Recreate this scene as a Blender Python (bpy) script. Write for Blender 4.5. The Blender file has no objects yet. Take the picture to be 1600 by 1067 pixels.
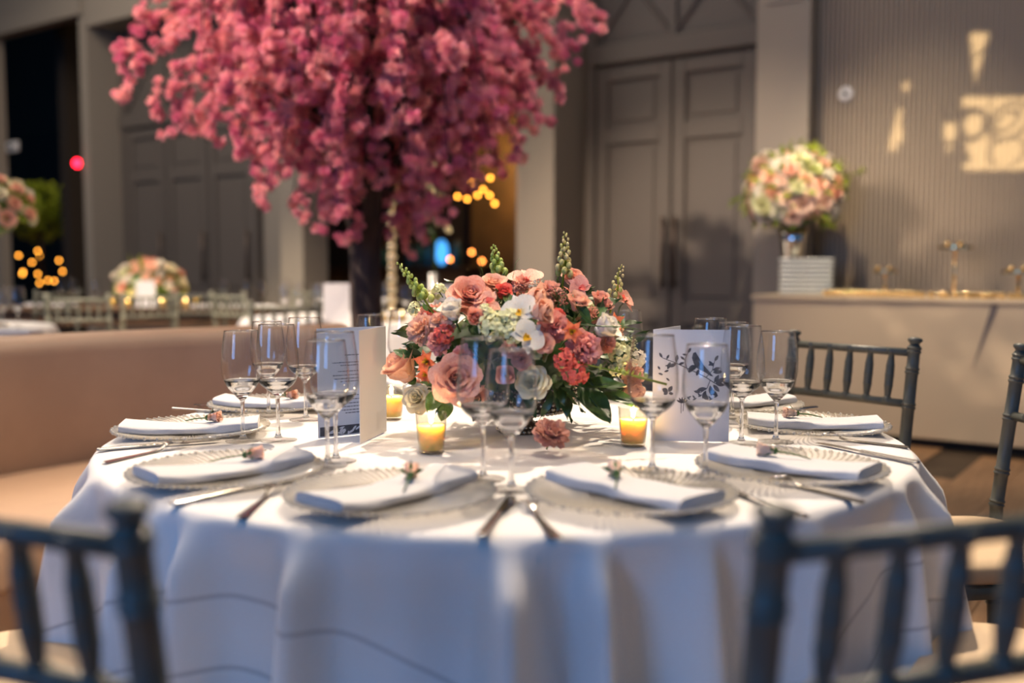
import bpy, bmesh, math, random
import numpy as np
from mathutils import Vector, Matrix, Euler

S = bpy.context.scene
COL = S.collection
PI = math.pi
R = math.radians
rnd = random.Random(11)

# ------------------------------------------------------------------ camera
CAMZ = 1.11
FPX = 1556.0
PITCH = math.atan((533.5 - 415.0) / FPX)
cam_d = bpy.data.cameras.new('camera')
cam = bpy.data.objects.new('camera', cam_d)
COL.objects.link(cam)
cam.location = (0, 0, CAMZ)
cam.rotation_euler = (PI / 2 - PITCH, 0, 0)
cam_d.sensor_width = 36.0
cam_d.lens = 36.0 * FPX / 1600.0
cam_d.clip_start = 0.05
cam_d.dof.use_dof = True
cam_d.dof.focus_distance = 2.12
cam_d.dof.aperture_fstop = 1.5
S.camera = cam

# ------------------------------------------------------------------ world, exposure
w = bpy.data.worlds.new('daylight')
S.world = w
w.use_nodes = True
bg = w.node_tree.nodes['Background']
bg.inputs[0].default_value = (0.16, 0.42, 0.84, 1)
bg.inputs[1].default_value = 0.30
S.view_settings.view_transform = 'Standard'
S.view_settings.look = 'None'
S.view_settings.gamma = 1
S.view_settings.use_curve_mapping = False
S.view_settings.exposure = 0.0
cy = S.cycles
cy.max_bounces = 10
cy.diffuse_bounces = 3
cy.glossy_bounces = 4
cy.transmission_bounces = 8
cy.transparent_max_bounces = 24
cy.sample_clamp_indirect = 4.0
cy.caustics_reflective = False
cy.caustics_refractive = False

# ------------------------------------------------------------------ lamps of the hall, with added fill
HA = R(35.3)                                   # the hall runs at this angle to the table
NX, NY = math.sin(HA), math.cos(HA)            # towards the far wall
UX, UY = math.cos(HA), -math.sin(HA)           # along the far wall, to the right
def W(t, c, z=0.0):
    return Vector((NX * c + UX * t, NY * c + UY * t, z))

def lamp(name, kind, loc, power, color, aim=None, size=0.1, cone=60, blend=0.4, size_y=None):
    d = bpy.data.lights.new(name, kind)
    d.energy = power
    d.color = color
    o = bpy.data.objects.new(name, d)
    COL.objects.link(o)
    o.location = loc
    if kind == 'AREA':
        d.size = size
        if size_y:
            d.shape = 'RECTANGLE'; d.size_y = size_y
    else:
        d.shadow_soft_size = size
    if kind == 'SPOT':
        d.spot_size = R(cone); d.spot_blend = blend
    if aim is not None:
        o.rotation_euler = (Vector(aim) - Vector(loc)).to_track_quat('-Z', 'Y').to_euler()
    return o

WARM = (1.0, 0.80, 0.58)
lamp('table_spotlight', 'SPOT', (0.75, 4.55, 5.6), 1600, (1.0, 0.80, 0.60), (0.0, 1.95, 0.76), 0.035, 44, 0.5)
lamp('table_spotlight', 'SPOT', (-0.6, 3.9, 5.7), 330, (1.0, 0.80, 0.60), (0.0, 2.0, 0.76), 0.05, 48, 0.6)
lamp('table_downlight', 'SPOT', (0.0, 1.95, 5.8), 200, (1.0, 0.80, 0.60), (0.0, 1.96, 0.0), 0.5, 26, 0.6)
lamp('centerpiece_fill', 'SPOT', (0.5, 0.1, 5.6), 800, (1.0, 0.80, 0.60), (0.0, 2.05, 0.93), 0.05, 7.6, 0.6)  # added fill that brightens the front of the flowers
lamp('sofa_spotlight', 'SPOT', (-2.8, 3.0, 5.7), 500, WARM, (-1.7, 2.9, 0.6), 0.06, 46, 0.7)
lamp('counter_spotlight', 'SPOT', (0.95, 3.6, 4.7), 1900, (1.0, 0.80, 0.54), tuple(W(-2.44, 6.83, 1.58)), 0.05, 9.5, 0.5)
lamp('counter_spotlight', 'SPOT', tuple(W(-2.25, 4.9, 4.9)), 620, (1.0, 0.80, 0.55), tuple(W(-1.6, 7.2, 1.0)), 0.06, 38, 1.0)
lamp('counter_spotlight', 'SPOT', tuple(W(-2.0, 2.6, 5.4)), 560, (1.0, 0.78, 0.54), tuple(W(-1.4, 6.2, 0.3)), 0.08, 25, 0.9)
lamp('tree_spotlight', 'SPOT', (-3.9, 2.6, 4.9), 2300, (1.0, 0.78, 0.58), (-1.3, 5.0, 2.4), 0.08, 40, 0.6)
lamp('tree_spotlight', 'SPOT', (1.5, 3.6, 5.6), 850, (1.0, 0.80, 0.66), (-0.3, 5.0, 2.3), 0.08, 36, 0.6)
lamp('hall_spotlight', 'SPOT', (-3.9, 5.4, 5.2), 2000, WARM, (-3.0, 8.3, 0.9), 0.06, 44, 0.6)
lamp('hall_spotlight', 'SPOT', (1.2, 5.7, 5.2), 1200, WARM, (-1.2, 6.6, 0.8), 0.06, 46, 0.6)
lamp('hall_spotlight', 'SPOT', (-3.2, 4.4, 5.4), 360, WARM, (-3.4, 5.6, 0.8), 0.06, 50, 0.6)
lamp('window_daylight', 'AREA', (-4.4, -4.2, 2.5), 180, (0.14, 0.40, 0.95), (-0.2, 1.6, 0.6), 2.2, size_y=2.8)
lamp('hall_fill', 'AREA', tuple(W(-2.0, 3.2, 5.8)), 105, (1.0, 0.84, 0.68), tuple(W(-2.0, 3.3, 0)), 5.0)
lamp('hall_fill', 'AREA', tuple(W(-9.0, 3.0, 5.8)), 380, (1.0, 0.84, 0.68), tuple(W(-9.0, 3.1, 0)), 5.0)

# ------------------------------------------------------------------ helpers: pixels of the photograph to points
def ray(px, py):
    x = (px - 800.0) / FPX; y = -(py - 533.5) / FPX
    c, s = math.cos(PITCH), math.sin(PITCH)
    return Vector((x, c + y * s, -s + y * c))
def G(px, py, z):
    d = ray(px, py); k = (z - CAMZ) / d.z
    return Vector((d.x * k, d.y * k, z))
def D(px, py, Y):
    d = ray(px, py); k = Y / d.y
    return Vector((d.x * k, Y, CAMZ + d.z * k))

# ------------------------------------------------------------------ materials
def lin(r, g, b):
    f = lambda v: (v / 255.0) / 12.92 if v <= 10 else (((v / 255.0) + 0.055) / 1.055) ** 2.4
    return (f(r), f(g), f(b), 1.0)

def newmat(name):
    m = bpy.data.materials.new(name); m.use_nodes = True
    nt = m.node_tree
    return m, nt, nt.nodes, nt.links

def mat(name, col, rough=0.5, metal=0.0, col2=None, nscale=8.0, bump=0.0, bscale=60.0, coord='Object', spec=0.5, sheen=0.0, stretch=None):
    m, nt, N, L = newmat(name)
    b = N['Principled BSDF']
    b.inputs['Base Color'].default_value = col
    b.inputs['Roughness'].default_value = rough
    b.inputs['Metallic'].default_value = metal
    b.inputs['Specular IOR Level'].default_value = spec
    if sheen: b.inputs['Sheen Weight'].default_value = sheen
    tc = N.new('ShaderNodeTexCoord')
    src = tc.outputs[coord]
    if stretch:
        mp = N.new('ShaderNodeMapping'); mp.inputs['Scale'].default_value = stretch
        L.new(src, mp.inputs['Vector']); src = mp.outputs['Vector']
    if col2 is not None:
        n = N.new('ShaderNodeTexNoise'); n.inputs['Scale'].default_value = nscale; n.inputs['Detail'].default_value = 4
        L.new(src, n.inputs['Vector'])
        r = N.new('ShaderNodeValToRGB')
        r.color_ramp.elements[0].position = 0.35; r.color_ramp.elements[0].color = col
        r.color_ramp.elements[1].position = 0.65; r.color_ramp.elements[1].color = col2
        L.new(n.outputs['Fac'], r.inputs['Fac']); L.new(r.outputs['Color'], b.inputs['Base Color'])
    if bump:
        n2 = N.new('ShaderNodeTexNoise'); n2.inputs['Scale'].default_value = bscale; n2.inputs['Detail'].default_value = 3
        L.new(src, n2.inputs['Vector'])
        bp = N.new('ShaderNodeBump'); bp.inputs['Strength'].default_value = bump; bp.inputs['Distance'].default_value = 0.01
        L.new(n2.outputs['Fac'], bp.inputs['Height']); L.new(bp.outputs['Normal'], b.inputs['Normal'])
    return m

def petal_mat(name, col, col2, trans=0.3, nscale=14.0, world=False):
    m, nt, N, L = newmat(name)
    b = N['Principled BSDF']; out = N['Material Output']
    b.inputs['Roughness'].default_value = 0.55
    b.inputs['Specular IOR Level'].default_value = 0.25
    if world:
        src = N.new('ShaderNodeNewGeometry').outputs['Position']
    else:
        src = N.new('ShaderNodeTexCoord').outputs['Object']
    n = N.new('ShaderNodeTexNoise'); n.inputs['Scale'].default_value = nscale; n.inputs['Detail'].default_value = 3
    L.new(src, n.inputs['Vector'])
    r = N.new('ShaderNodeValToRGB')
    r.color_ramp.elements[0].position = 0.36; r.color_ramp.elements[0].color = col
    r.color_ramp.elements[1].position = 0.64; r.color_ramp.elements[1].color = col2
    L.new(n.outputs['Fac'], r.inputs['Fac']); L.new(r.outputs['Color'], b.inputs['Base Color'])
    t = N.new('ShaderNodeBsdfTranslucent'); L.new(r.outputs['Color'], t.inputs['Color'])
    mx = N.new('ShaderNodeMixShader'); mx.inputs['Fac'].default_value = trans
    L.new(b.outputs[0], mx.inputs[1]); L.new(t.outputs[0], mx.inputs[2]); L.new(mx.outputs[0], out.inputs['Surface'])
    return m

def thin_glass(name, tint, boost=1.0):
    """a wall of clear glass too thin to bend the view: transmits, and mirrors more at grazing angles (Schlick)"""
    m, nt, N, L = newmat(name)
    N.remove(N['Principled BSDF']); out = N['Material Output']
    t = N.new('ShaderNodeBsdfTransparent'); t.inputs['Color'].default_value = tint
    g = N.new('ShaderNodeBsdfGlossy'); g.inputs['Roughness'].default_value = 0.015
    lw = N.new('ShaderNodeLayerWeight'); lw.inputs['Blend'].default_value = 0.5
    pw = N.new('ShaderNodeMath'); pw.operation = 'POWER'; pw.inputs[1].default_value = 4.2
    L.new(lw.outputs['Facing'], pw.inputs[0])
    ma = N.new('ShaderNodeMath'); ma.operation = 'MULTIPLY_ADD'; ma.inputs[1].default_value = 0.80; ma.inputs[2].default_value = 0.035 * boost
    L.new(pw.outputs[0], ma.inputs[0])
    mx = N.new('ShaderNodeMixShader'); L.new(ma.outputs[0], mx.inputs['Fac'])
    L.new(t.outputs[0], mx.inputs[1]); L.new(g.outputs[0], mx.inputs[2]); L.new(mx.outputs[0], out.inputs['Surface'])
    return m

def glass_mat(name, tint=(1, 1, 1, 1), rough=0.0):
    m, nt, N, L = newmat(name)
    N.remove(N['Principled BSDF']); out = N['Material Output']
    g = N.new('ShaderNodeBsdfGlass'); g.inputs['Color'].default_value = tint
    g.inputs['Roughness'].default_value = rough; g.inputs['IOR'].default_value = 1.5
    L.new(g.outputs[0], out.inputs['Surface'])
    return m

def frost_mat(name, tint, clear, rough=0.18):
    m, nt, N, L = newmat(name)
    b = N['Principled BSDF']; out = N['Material Output']
    b.inputs['Base Color'].default_value = tint; b.inputs['Roughness'].default_value = rough
    b.inputs['Specular IOR Level'].default_value = 0.9
    t = N.new('ShaderNodeBsdfTransparent'); t.inputs['Color'].default_value = (0.97, 0.96, 0.94, 1)
    mx = N.new('ShaderNodeMixShader'); mx.inputs['Fac'].default_value = clear
    L.new(b.outputs[0], mx.inputs[1]); L.new(t.outputs[0], mx.inputs[2]); L.new(mx.outputs[0], out.inputs['Surface'])
    return m

def glow_mat(name, col, strength):
    m, nt, N, L = newmat(name)
    N.remove(N['Principled BSDF']); out = N['Material Output']
    e = N.new('ShaderNodeEmission'); e.inputs['Color'].default_value = col; e.inputs['Strength'].default_value = strength
    L.new(e.outputs[0], out.inputs['Surface'])
    return m

M = {}
M['wall'] = mat('grey_wall_paint', (0.30, 0.262, 0.215, 1), 0.75, bump=0.04, bscale=90)
M['door'] = mat('grey_door_paint', (0.125, 0.107, 0.093, 1), 0.55, bump=0.02, bscale=40)
M['ribbed'] = mat('taupe_ribbed_panel', (0.37, 0.30, 0.225, 1), 0.6, bump=0.02, bscale=40)
M['ceiling'] = mat('ceiling_paint', (0.42, 0.38, 0.34, 1), 0.85, bump=0.02)
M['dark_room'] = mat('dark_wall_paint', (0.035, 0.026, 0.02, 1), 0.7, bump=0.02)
M['bar_wall'] = mat('brown_bar_wall', (0.16, 0.085, 0.035, 1), 0.6, col2=(0.10, 0.055, 0.025, 1), nscale=2)
M['plank'] = mat('oak_plank', (0.34, 0.20, 0.105, 1), 0.42, col2=(0.24, 0.135, 0.07, 1), nscale=5, stretch=(9, 1, 1), bump=0.05, bscale=30)
M['floor'] = mat('dark_plank_gap', (0.05, 0.033, 0.02, 1), 0.6, bump=0.02)
M['sofa'] = mat('beige_sofa_leatherette', (0.46, 0.305, 0.205, 1), 0.5, col2=(0.42, 0.275, 0.185, 1), nscale=5, bump=0.10, bscale=7)
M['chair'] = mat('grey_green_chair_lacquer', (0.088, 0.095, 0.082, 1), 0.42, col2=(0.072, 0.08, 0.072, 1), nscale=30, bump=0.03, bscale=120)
M['cushion'] = mat('cream_seat_fabric', (0.62, 0.47, 0.31, 1), 0.75, bump=0.06, bscale=300)
M['counter'] = mat('counter_front_paint', (0.53, 0.425, 0.295, 1), 0.55, bump=0.02, bscale=30)
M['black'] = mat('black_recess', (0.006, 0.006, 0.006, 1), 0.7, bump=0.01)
M['napkin'] = mat('white_napkin_linen', (0.60, 0.60, 0.62, 1), 0.85, bump=0.12, bscale=350, sheen=0.2)
M['steel'] = mat('polished_steel', (0.62, 0.60, 0.58, 1), 0.16, 1.0, bump=0.01, bscale=50)
M['gold'] = mat('polished_gold', (0.85, 0.62, 0.30, 1), 0.16, 1.0, bump=0.02, bscale=80)
M['mirror'] = mat('mirror_silver', (0.70, 0.68, 0.65, 1), 0.08, 1.0, bump=0.03, bscale=30)
M['card'] = mat('white_card', (0.78, 0.77, 0.79, 1), 0.6, bump=0.015, bscale=400)
M['ink'] = mat('dark_grey_ink', (0.045, 0.045, 0.055, 1), 0.7, col2=(0.11, 0.11, 0.13, 1), nscale=90)
M['bark'] = mat('dark_bark', (0.055, 0.035, 0.030, 1), 0.85, col2=(0.03, 0.02, 0.018, 1), nscale=20, bump=0.6, bscale=25, stretch=(1, 1, 0.25))
M['leaf'] = mat('green_leaf', (0.045, 0.10, 0.018, 1), 0.38, col2=(0.07, 0.15, 0.03, 1), nscale=12)
M['leaf_dark'] = mat('dark_leaf', (0.022, 0.055, 0.012, 1), 0.36, col2=(0.04, 0.09, 0.02, 1), nscale=14)
M['leaf_lime'] = petal_mat('lime_leaf', (0.34, 0.38, 0.05, 1), (0.18, 0.26, 0.03, 1), 0.3)
M['foil'] = mat('gold_foil', (0.90, 0.72, 0.42, 1), 0.14, 0.9, bump=0.15, bscale=120)
M['chair_lit'] = mat('lit_chair_lacquer', (0.24, 0.245, 0.19, 1), 0.45, col2=(0.21, 0.215, 0.165, 1), nscale=30, bump=0.03, bscale=120)  # chair lacquer made paler: strong hall light put into the colour
M['bud'] = petal_mat('green_bud', (0.58, 0.62, 0.20, 1), (0.36, 0.48, 0.10, 1), 0.15, 40)
M['budtan'] = petal_mat('tan_bud', (0.72, 0.60, 0.30, 1), (0.52, 0.52, 0.16, 1), 0.15, 40)
M['rose_pink'] = petal_mat('pink_rose_petal', (0.88, 0.38, 0.28, 1), (0.92, 0.53, 0.40, 1))
M['rose_dusty'] = petal_mat('dusty_pink_petal', (0.84, 0.42, 0.33, 1), (0.90, 0.55, 0.44, 1))
M['rose_peach'] = petal_mat('peach_petal', (0.93, 0.52, 0.36, 1), (0.95, 0.64, 0.50, 1))
M['rose_blush'] = petal_mat('blush_petal', (0.92, 0.62, 0.52, 1), (0.93, 0.74, 0.62, 1))
M['rose_cream'] = petal_mat('cream_petal', (0.90, 0.82, 0.55, 1), (0.92, 0.86, 0.68, 1))
M['rose_white'] = petal_mat('white_petal', (0.92, 0.84, 0.72, 1), (0.93, 0.90, 0.82, 1))
M['coral'] = petal_mat('coral_petal', (0.88, 0.14, 0.11, 1), (0.92, 0.27, 0.21, 1))
M['orange'] = petal_mat('orange_petal', (0.88, 0.18, 0.06, 1), (0.90, 0.30, 0.16, 1))
M['carn_pink'] = petal_mat('pink_carnation_petal', (0.88, 0.36, 0.33, 1), (0.93, 0.52, 0.46, 1))
M['salmon'] = petal_mat('salmon_petal', (0.86, 0.40, 0.30, 1), (0.90, 0.54, 0.42, 1))
M['lemon'] = petal_mat('pale_lemon_petal', (0.78, 0.78, 0.42, 1), (0.88, 0.86, 0.62, 1))
M['yellow'] = petal_mat('yellow_throat', (0.85, 0.55, 0.03, 1), (0.80, 0.40, 0.02, 1))
M['dried'] = petal_mat('dried_rose_filler', (0.42, 0.17, 0.15, 1), (0.55, 0.28, 0.22, 1), 0.1)
M['bloom'] = petal_mat('tree_blossom', (0.64, 0.15, 0.29, 1), (0.92, 0.46, 0.47, 1), 0.32, 9.0, True)
M['glass'] = glass_mat('clear_glass', (0.99, 0.99, 0.99, 1))
M['rim'] = thin_glass('glass_rim', (0.97, 0.96, 0.94, 1), 6.0)
M['thin'] = thin_glass('thin_clear_glass', (0.985, 0.985, 0.985, 1))
M['cutglass'] = thin_glass('pressed_glass', (0.97, 0.95, 0.90, 1), 1.6)
M['charger'] = frost_mat('pressed_charger_glass', (0.60, 0.56, 0.49, 1), 0.80, 0.2)
M['rib'] = frost_mat('charger_rib_glass', (0.70, 0.67, 0.61, 1), 0.56, 0.16)
M['crystal'] = mat('gilt_crystal', (0.90, 0.76, 0.50, 1), 0.10, 0.75, bump=0.1, bscale=200)
M['vase'] = mat('mercury_glass', (0.50, 0.44, 0.36, 1), 0.25, 0.9, bump=0.2, bscale=120)
M['vase_dark'] = mat('mercury_glass_groove', (0.09, 0.075, 0.06, 1), 0.3, 0.8, bump=0.1, bscale=60)
M['plate'] = mat('pale_glass_plate', (0.80, 0.82, 0.74, 1), 0.2, bump=0.01)
M['white'] = mat('white_plastic', (0.72, 0.70, 0.68, 1), 0.4, bump=0.01)
M['wood_table'] = mat('dark_table_wood', (0.10, 0.055, 0.03, 1), 0.4, col2=(0.06, 0.035, 0.02, 1), nscale=6, stretch=(1, 8, 1))
M['wick'] = mat('black_wick', (0.01, 0.01, 0.01, 1), 0.9, bump=0.05)
M['flame'] = glow_mat('flame_glow', (1.0, 0.72, 0.34, 1), 30)
M['amber'] = glow_mat('amber_bulb', (1.0, 0.37, 0.04, 1), 13)
M['orangeb'] = glow_mat('orange_bulb', (1.0, 0.28, 0.05, 1), 13)
M['red'] = glow_mat('red_lamp', (1.0, 0.01, 0.03, 1), 14)
M['blue'] = glow_mat('blue_bar_lamp', (0.08, 0.42, 1.0, 1), 1.6)
M['bluegreen'] = mat('teal_bottle_glass', (0.03, 0.16, 0.20, 1), 0.15, bump=0.01)

# candle wax: thick and translucent, lit by its own flame
def wax():
    m, nt, N, L = newmat('candle_wax')
    b = N['Principled BSDF']
    b.inputs['Base Color'].default_value = (0.97, 0.70, 0.26, 1)
    b.inputs['Roughness'].default_value = 0.4
    b.inputs['Subsurface Weight'].default_value = 1.0
    b.inputs['Subsurface Radius'].default_value = (1.0, 0.85, 0.65)
    b.inputs['Subsurface Scale'].default_value = 0.03
    return m
M['wax'] = wax()

# tablecloth: pressed creases of the folded square cloth, in the plane of the cloth (uv in metres)
def cloth_mat():
    m, nt, N, L = newmat('white_tablecloth')
    b = N['Principled BSDF']
    b.inputs['Roughness'].default_value = 0.85
    b.inputs['Sheen Weight'].default_value = 0.15
    uv = N.new('ShaderNodeUVMap')
    vr = N.new('ShaderNodeVectorRotate'); vr.rotation_type = 'Z_AXIS'; vr.inputs['Angle'].default_value = R(28)
    L.new(uv.outputs[0], vr.inputs['Vector'])
    sx = N.new('ShaderNodeSeparateXYZ'); L.new(vr.outputs[0], sx.inputs[0])
    def math_(op, a, bv=None, c=None):
        n = N.new('ShaderNodeMath'); n.operation = op
        for i, v in enumerate((a, bv, c)):
            if v is None: continue
            if isinstance(v, (int, float)): n.inputs[i].default_value = v
            else: L.new(v, n.inputs[i])
        return n.outputs[0]
    def lines(s):
        a = math_('ABSOLUTE', s)
        tot = None
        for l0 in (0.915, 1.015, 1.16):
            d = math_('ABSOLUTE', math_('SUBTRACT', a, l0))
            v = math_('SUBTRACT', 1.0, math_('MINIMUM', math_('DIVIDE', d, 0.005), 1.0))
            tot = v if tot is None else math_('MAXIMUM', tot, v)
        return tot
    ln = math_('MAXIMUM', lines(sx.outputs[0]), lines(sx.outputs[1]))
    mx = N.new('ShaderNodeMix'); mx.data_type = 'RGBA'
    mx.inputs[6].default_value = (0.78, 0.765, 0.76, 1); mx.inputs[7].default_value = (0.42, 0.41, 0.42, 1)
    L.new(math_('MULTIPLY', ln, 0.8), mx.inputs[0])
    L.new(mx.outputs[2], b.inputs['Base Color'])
    n = N.new('ShaderNodeTexNoise'); n.inputs['Scale'].default_value = 16; n.inputs['Detail'].default_value = 3
    L.new(uv.outputs[0], n.inputs['Vector'])
    h = math_('SUBTRACT', math_('MULTIPLY', n.outputs['Fac'], 0.5), ln)
    bp = N.new('ShaderNodeBump'); bp.inputs['Strength'].default_value = 0.25; bp.inputs['Distance'].default_value = 0.004
    L.new(h, bp.inputs['Height']); L.new(bp.outputs['Normal'], b.inputs['Normal'])
    return m
M['cloth'] = cloth_mat()

# ------------------------------------------------------------------ mesh building
class MB:
    def __init__(s):
        s.v = []; s.f = []; s.m = []; s.mi = 0; s.uv = None
    def add(s, vs, fs, X=None):
        o = len(s.v)
        if X is None: s.v.extend(tuple(p) for p in vs)
        else: s.v.extend(tuple(X @ Vector(p)) for p in vs)
        s.f.extend(tuple(i + o for i in f) for f in fs)
        s.m.extend([s.mi] * len(fs))
        return s
    def box(s, a, b, X=None, bev=0.0):
        x0, y0, z0 = a; x1, y1, z1 = b
        if bev <= 0:
            vs = [(x0, y0, z0), (x1, y0, z0), (x1, y1, z0), (x0, y1, z0), (x0, y0, z1), (x1, y0, z1), (x1, y1, z1), (x0, y1, z1)]
            fs = [(0, 3, 2, 1), (4, 5, 6, 7), (0, 1, 5, 4), (1, 2, 6, 5), (2, 3, 7, 6), (3, 0, 4, 7)]
            return s.add(vs, fs, X)
        bm = bmesh.new()
        bmesh.ops.create_cube(bm, size=1)
        for v in bm.verts:
            v.co = Vector(((x0 + x1) / 2 + v.co.x * (x1 - x0), (y0 + y1) / 2 + v.co.y * (y1 - y0), (z0 + z1) / 2 + v.co.z * (z1 - z0)))
        bmesh.ops.bevel(bm, geom=bm.edges[:], offset=bev, segments=2, affect='EDGES', profile=0.5)
        bm.verts.index_update()
        s.add([v.co.copy() for v in bm.verts], [[v.index for v in f.verts] for f in bm.faces], X)
        bm.free()
        return s
    def lathe(s, prof, seg=24, X=None, wob=None):
        vs = []; fs = []; n = len(prof)
        for (r, z) in prof:
            for k in range(seg):
                a = 2 * PI * k / seg
                rr = r * (wob(a, z) if wob else 1.0)
                vs.append((rr * math.cos(a), rr * math.sin(a), z))
        for i in range(n - 1):
            for k in range(seg):
                k2 = (k + 1) % seg
                fs.append((i * seg + k, i * seg + k2, (i + 1) * seg + k2, (i + 1) * seg + k))
        if prof[0][0] > 1e-6: fs.append(tuple(range(seg - 1, -1, -1)))
        if prof[-1][0] > 1e-6: fs.append(tuple((n - 1) * seg + k for k in range(seg)))
        return s.add(vs, fs, X)
    def tube(s, pts, rad, seg=8, X=None, cap=True):
        pts = [Vector(p) for p in pts]; n = len(pts)
        if not hasattr(rad, '__len__'): rad = [rad] * n
        vs = []; fs = []
        ref = None
        for i, p in enumerate(pts):
            t = (pts[min(i + 1, n - 1)] - pts[max(i - 1, 0)])
            if t.length < 1e-9: t = Vector((0, 0, 1))
            t.normalize()
            if ref is None:
                ref = t.orthogonal().normalized()
            a = (ref - t * ref.dot(t))
            a = a.normalized() if a.length > 1e-6 else t.orthogonal().normalized()
            ref = a; b = t.cross(a)
            for k in range(seg):
                ang = 2 * PI * k / seg
                vs.append(p + (a * math.cos(ang) + b * math.sin(ang)) * rad[i])
        for i in range(n - 1):
            for k in range(seg):
                k2 = (k + 1) % seg
                fs.append((i * seg + k, i * seg + k2, (i + 1) * seg + k2, (i + 1) * seg + k))
        if cap:
            fs.append(tuple(range(seg - 1, -1, -1))); fs.append(tuple((n - 1) * seg + k for k in range(seg)))
        return s.add(vs, fs, X)
    def grid(s, nu, nv, fn, X=None, closed=False):
        vs = [fn(i / nu, j / nv) for j in range(nv + 1) for i in range(nu + (0 if closed else 1))]
        row = nu if closed else nu + 1
        fs = []
        for j in range(nv):
            for i in range(nu):
                i2 = (i + 1) % row if closed else i + 1
                fs.append((j * row + i, j * row + i2, (j + 1) * row + i2, (j + 1) * row + i))
        return s.add(vs, fs, X)
    def ball(s, c, r, seg=8, rings=5, X=None):
        if not hasattr(r, '__len__'): r = (r, r, r)
        prof = [(math.sin(PI * i / rings), -math.cos(PI * i / rings)) for i in range(rings + 1)]
        vs = []; fs = []
        for (rr, z) in prof:
            for k in range(seg):
                a = 2 * PI * k / seg
                vs.append((c[0] + r[0] * rr * math.cos(a), c[1] + r[1] * rr * math.sin(a), c[2] + r[2] * z))
        for i in range(rings):
            for k in range(seg):
                k2 = (k + 1) % seg
                fs.append((i * seg + k, i * seg + k2, (i + 1) * seg + k2, (i + 1) * seg + k))
        return s.add(vs, fs, X)
    def mesh(s, name, mats, smooth=True):
        me = bpy.data.meshes.new(name)
        me.from_pydata(s.v, [], s.f)
        for m in (mats if isinstance(mats, (list, tuple)) else [mats]): me.materials.append(m)
        if any(s.m): me.polygons.foreach_set('material_index', s.m)
        if smooth: me.polygons.foreach_set('use_smooth', [True] * len(s.f))
        me.update()
        return me
    def build(s, name, mats, parent=None, smooth=True, sharp=None, loc=None, rot=None):
        me = s.mesh(name, mats, smooth)
        if smooth and sharp:
            me.set_sharp_from_angle(angle=R(sharp))
        return link(name, me, parent, loc, rot)

def link(name, me, parent=None, loc=None, rot=None):
    o = bpy.data.objects.new(name, me); COL.objects.link(o)
    if parent is not None: o.parent = parent
    if loc is not None: o.location = loc
    if rot is not None: o.rotation_euler = rot
    return o
def tag(o, label=None, cat=None, group=None, kind=None):
    if label: o['label'] = label
    if cat: o['category'] = cat
    if group: o['group'] = group
    if kind: o['kind'] = kind
    return o
def thing(name, label, cat, loc=(0, 0, 0), rz=0.0, group=None):
    o = bpy.data.objects.new(name, None); COL.objects.link(o)
    o.location = loc; o.rotation_euler = (0, 0, rz); o.empty_display_size = 0.05
    return tag(o, label, cat, group)
def copy_tree(o, parent=None):
    c = o.copy(); COL.objects.link(c)
    if parent is not None: c.parent = parent
    for ch in list(o.children): copy_tree(ch, c)
    return c
def place(o, loc, rz=0.0, label=None, group=None):
    o.location = loc; o.rotation_euler = (o.rotation_euler[0], o.rotation_euler[1], rz)
    if label: o['label'] = label
    if group: o['group'] = group
    return o
class Proto:
    """first use hands out the built thing itself, later uses hand out copies"""
    def __init__(s, o): s.o = o; s.used = False
    def get(s):
        if not s.used:
            s.used = True; return s.o
        return copy_tree(s.o)
def axis_mat(loc, d, spin=0.0, scale=1.0):
    q = Vector(d).normalized().to_track_quat('Z', 'Y').to_matrix().to_4x4()
    return Matrix.Translation(loc) @ q @ Matrix.Rotation(spin, 4, 'Z') @ Matrix.Scale(scale, 4)

# frames of the hall: local x along the wall (t), local y to the wall (c)
HM = Matrix(((UX, NX, 0, 0), (UY, NY, 0, 0), (0, 0, 1, 0), (0, 0, 0, 1)))

# ================================================================== STRUCTURE
CP, CD, CR = 7.2, 7.65, 7.40          # planes of the piers, the doors, the ribbed wall
TOPZ = 6.0
fl = MB().box((-25, -7, -0.05), (9, 13, -0.008), HM).build('floor', M['floor'], smooth=False); tag(fl, kind='structure')
# planks that run towards the wall, one object each, sharing meshes
pw, pl = 0.24, 2.3
pm = [MB().box((-pw / 2 + 0.0015, -pl / 2 + 0.0015, -0.008), (pw / 2 - 0.0015, pl / 2 - 0.0015, 0.0), None).mesh('plank', M['plank'], False) for k in range(2)]
for i in range(-24, 16):
    off = (i * 0.77) % pl
    for j in range(-1, 4):
        c0 = -1.0 + off + j * pl
        if c0 + pl / 2 > CD - 0.05 or c0 < -1.5: continue
        link('plank', pm[(i + j) % 2], fl, W(i * pw, c0, 0.0012 * ((i * 7 + j * 3) % 3) / 3), (0, 0, -HA))
cl = MB().box((-25, -3.0, TOPZ), (9, 13, TOPZ + 0.1), HM).build('ceiling', M['ceiling'], smooth=False); tag(cl, kind='structure')

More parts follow.
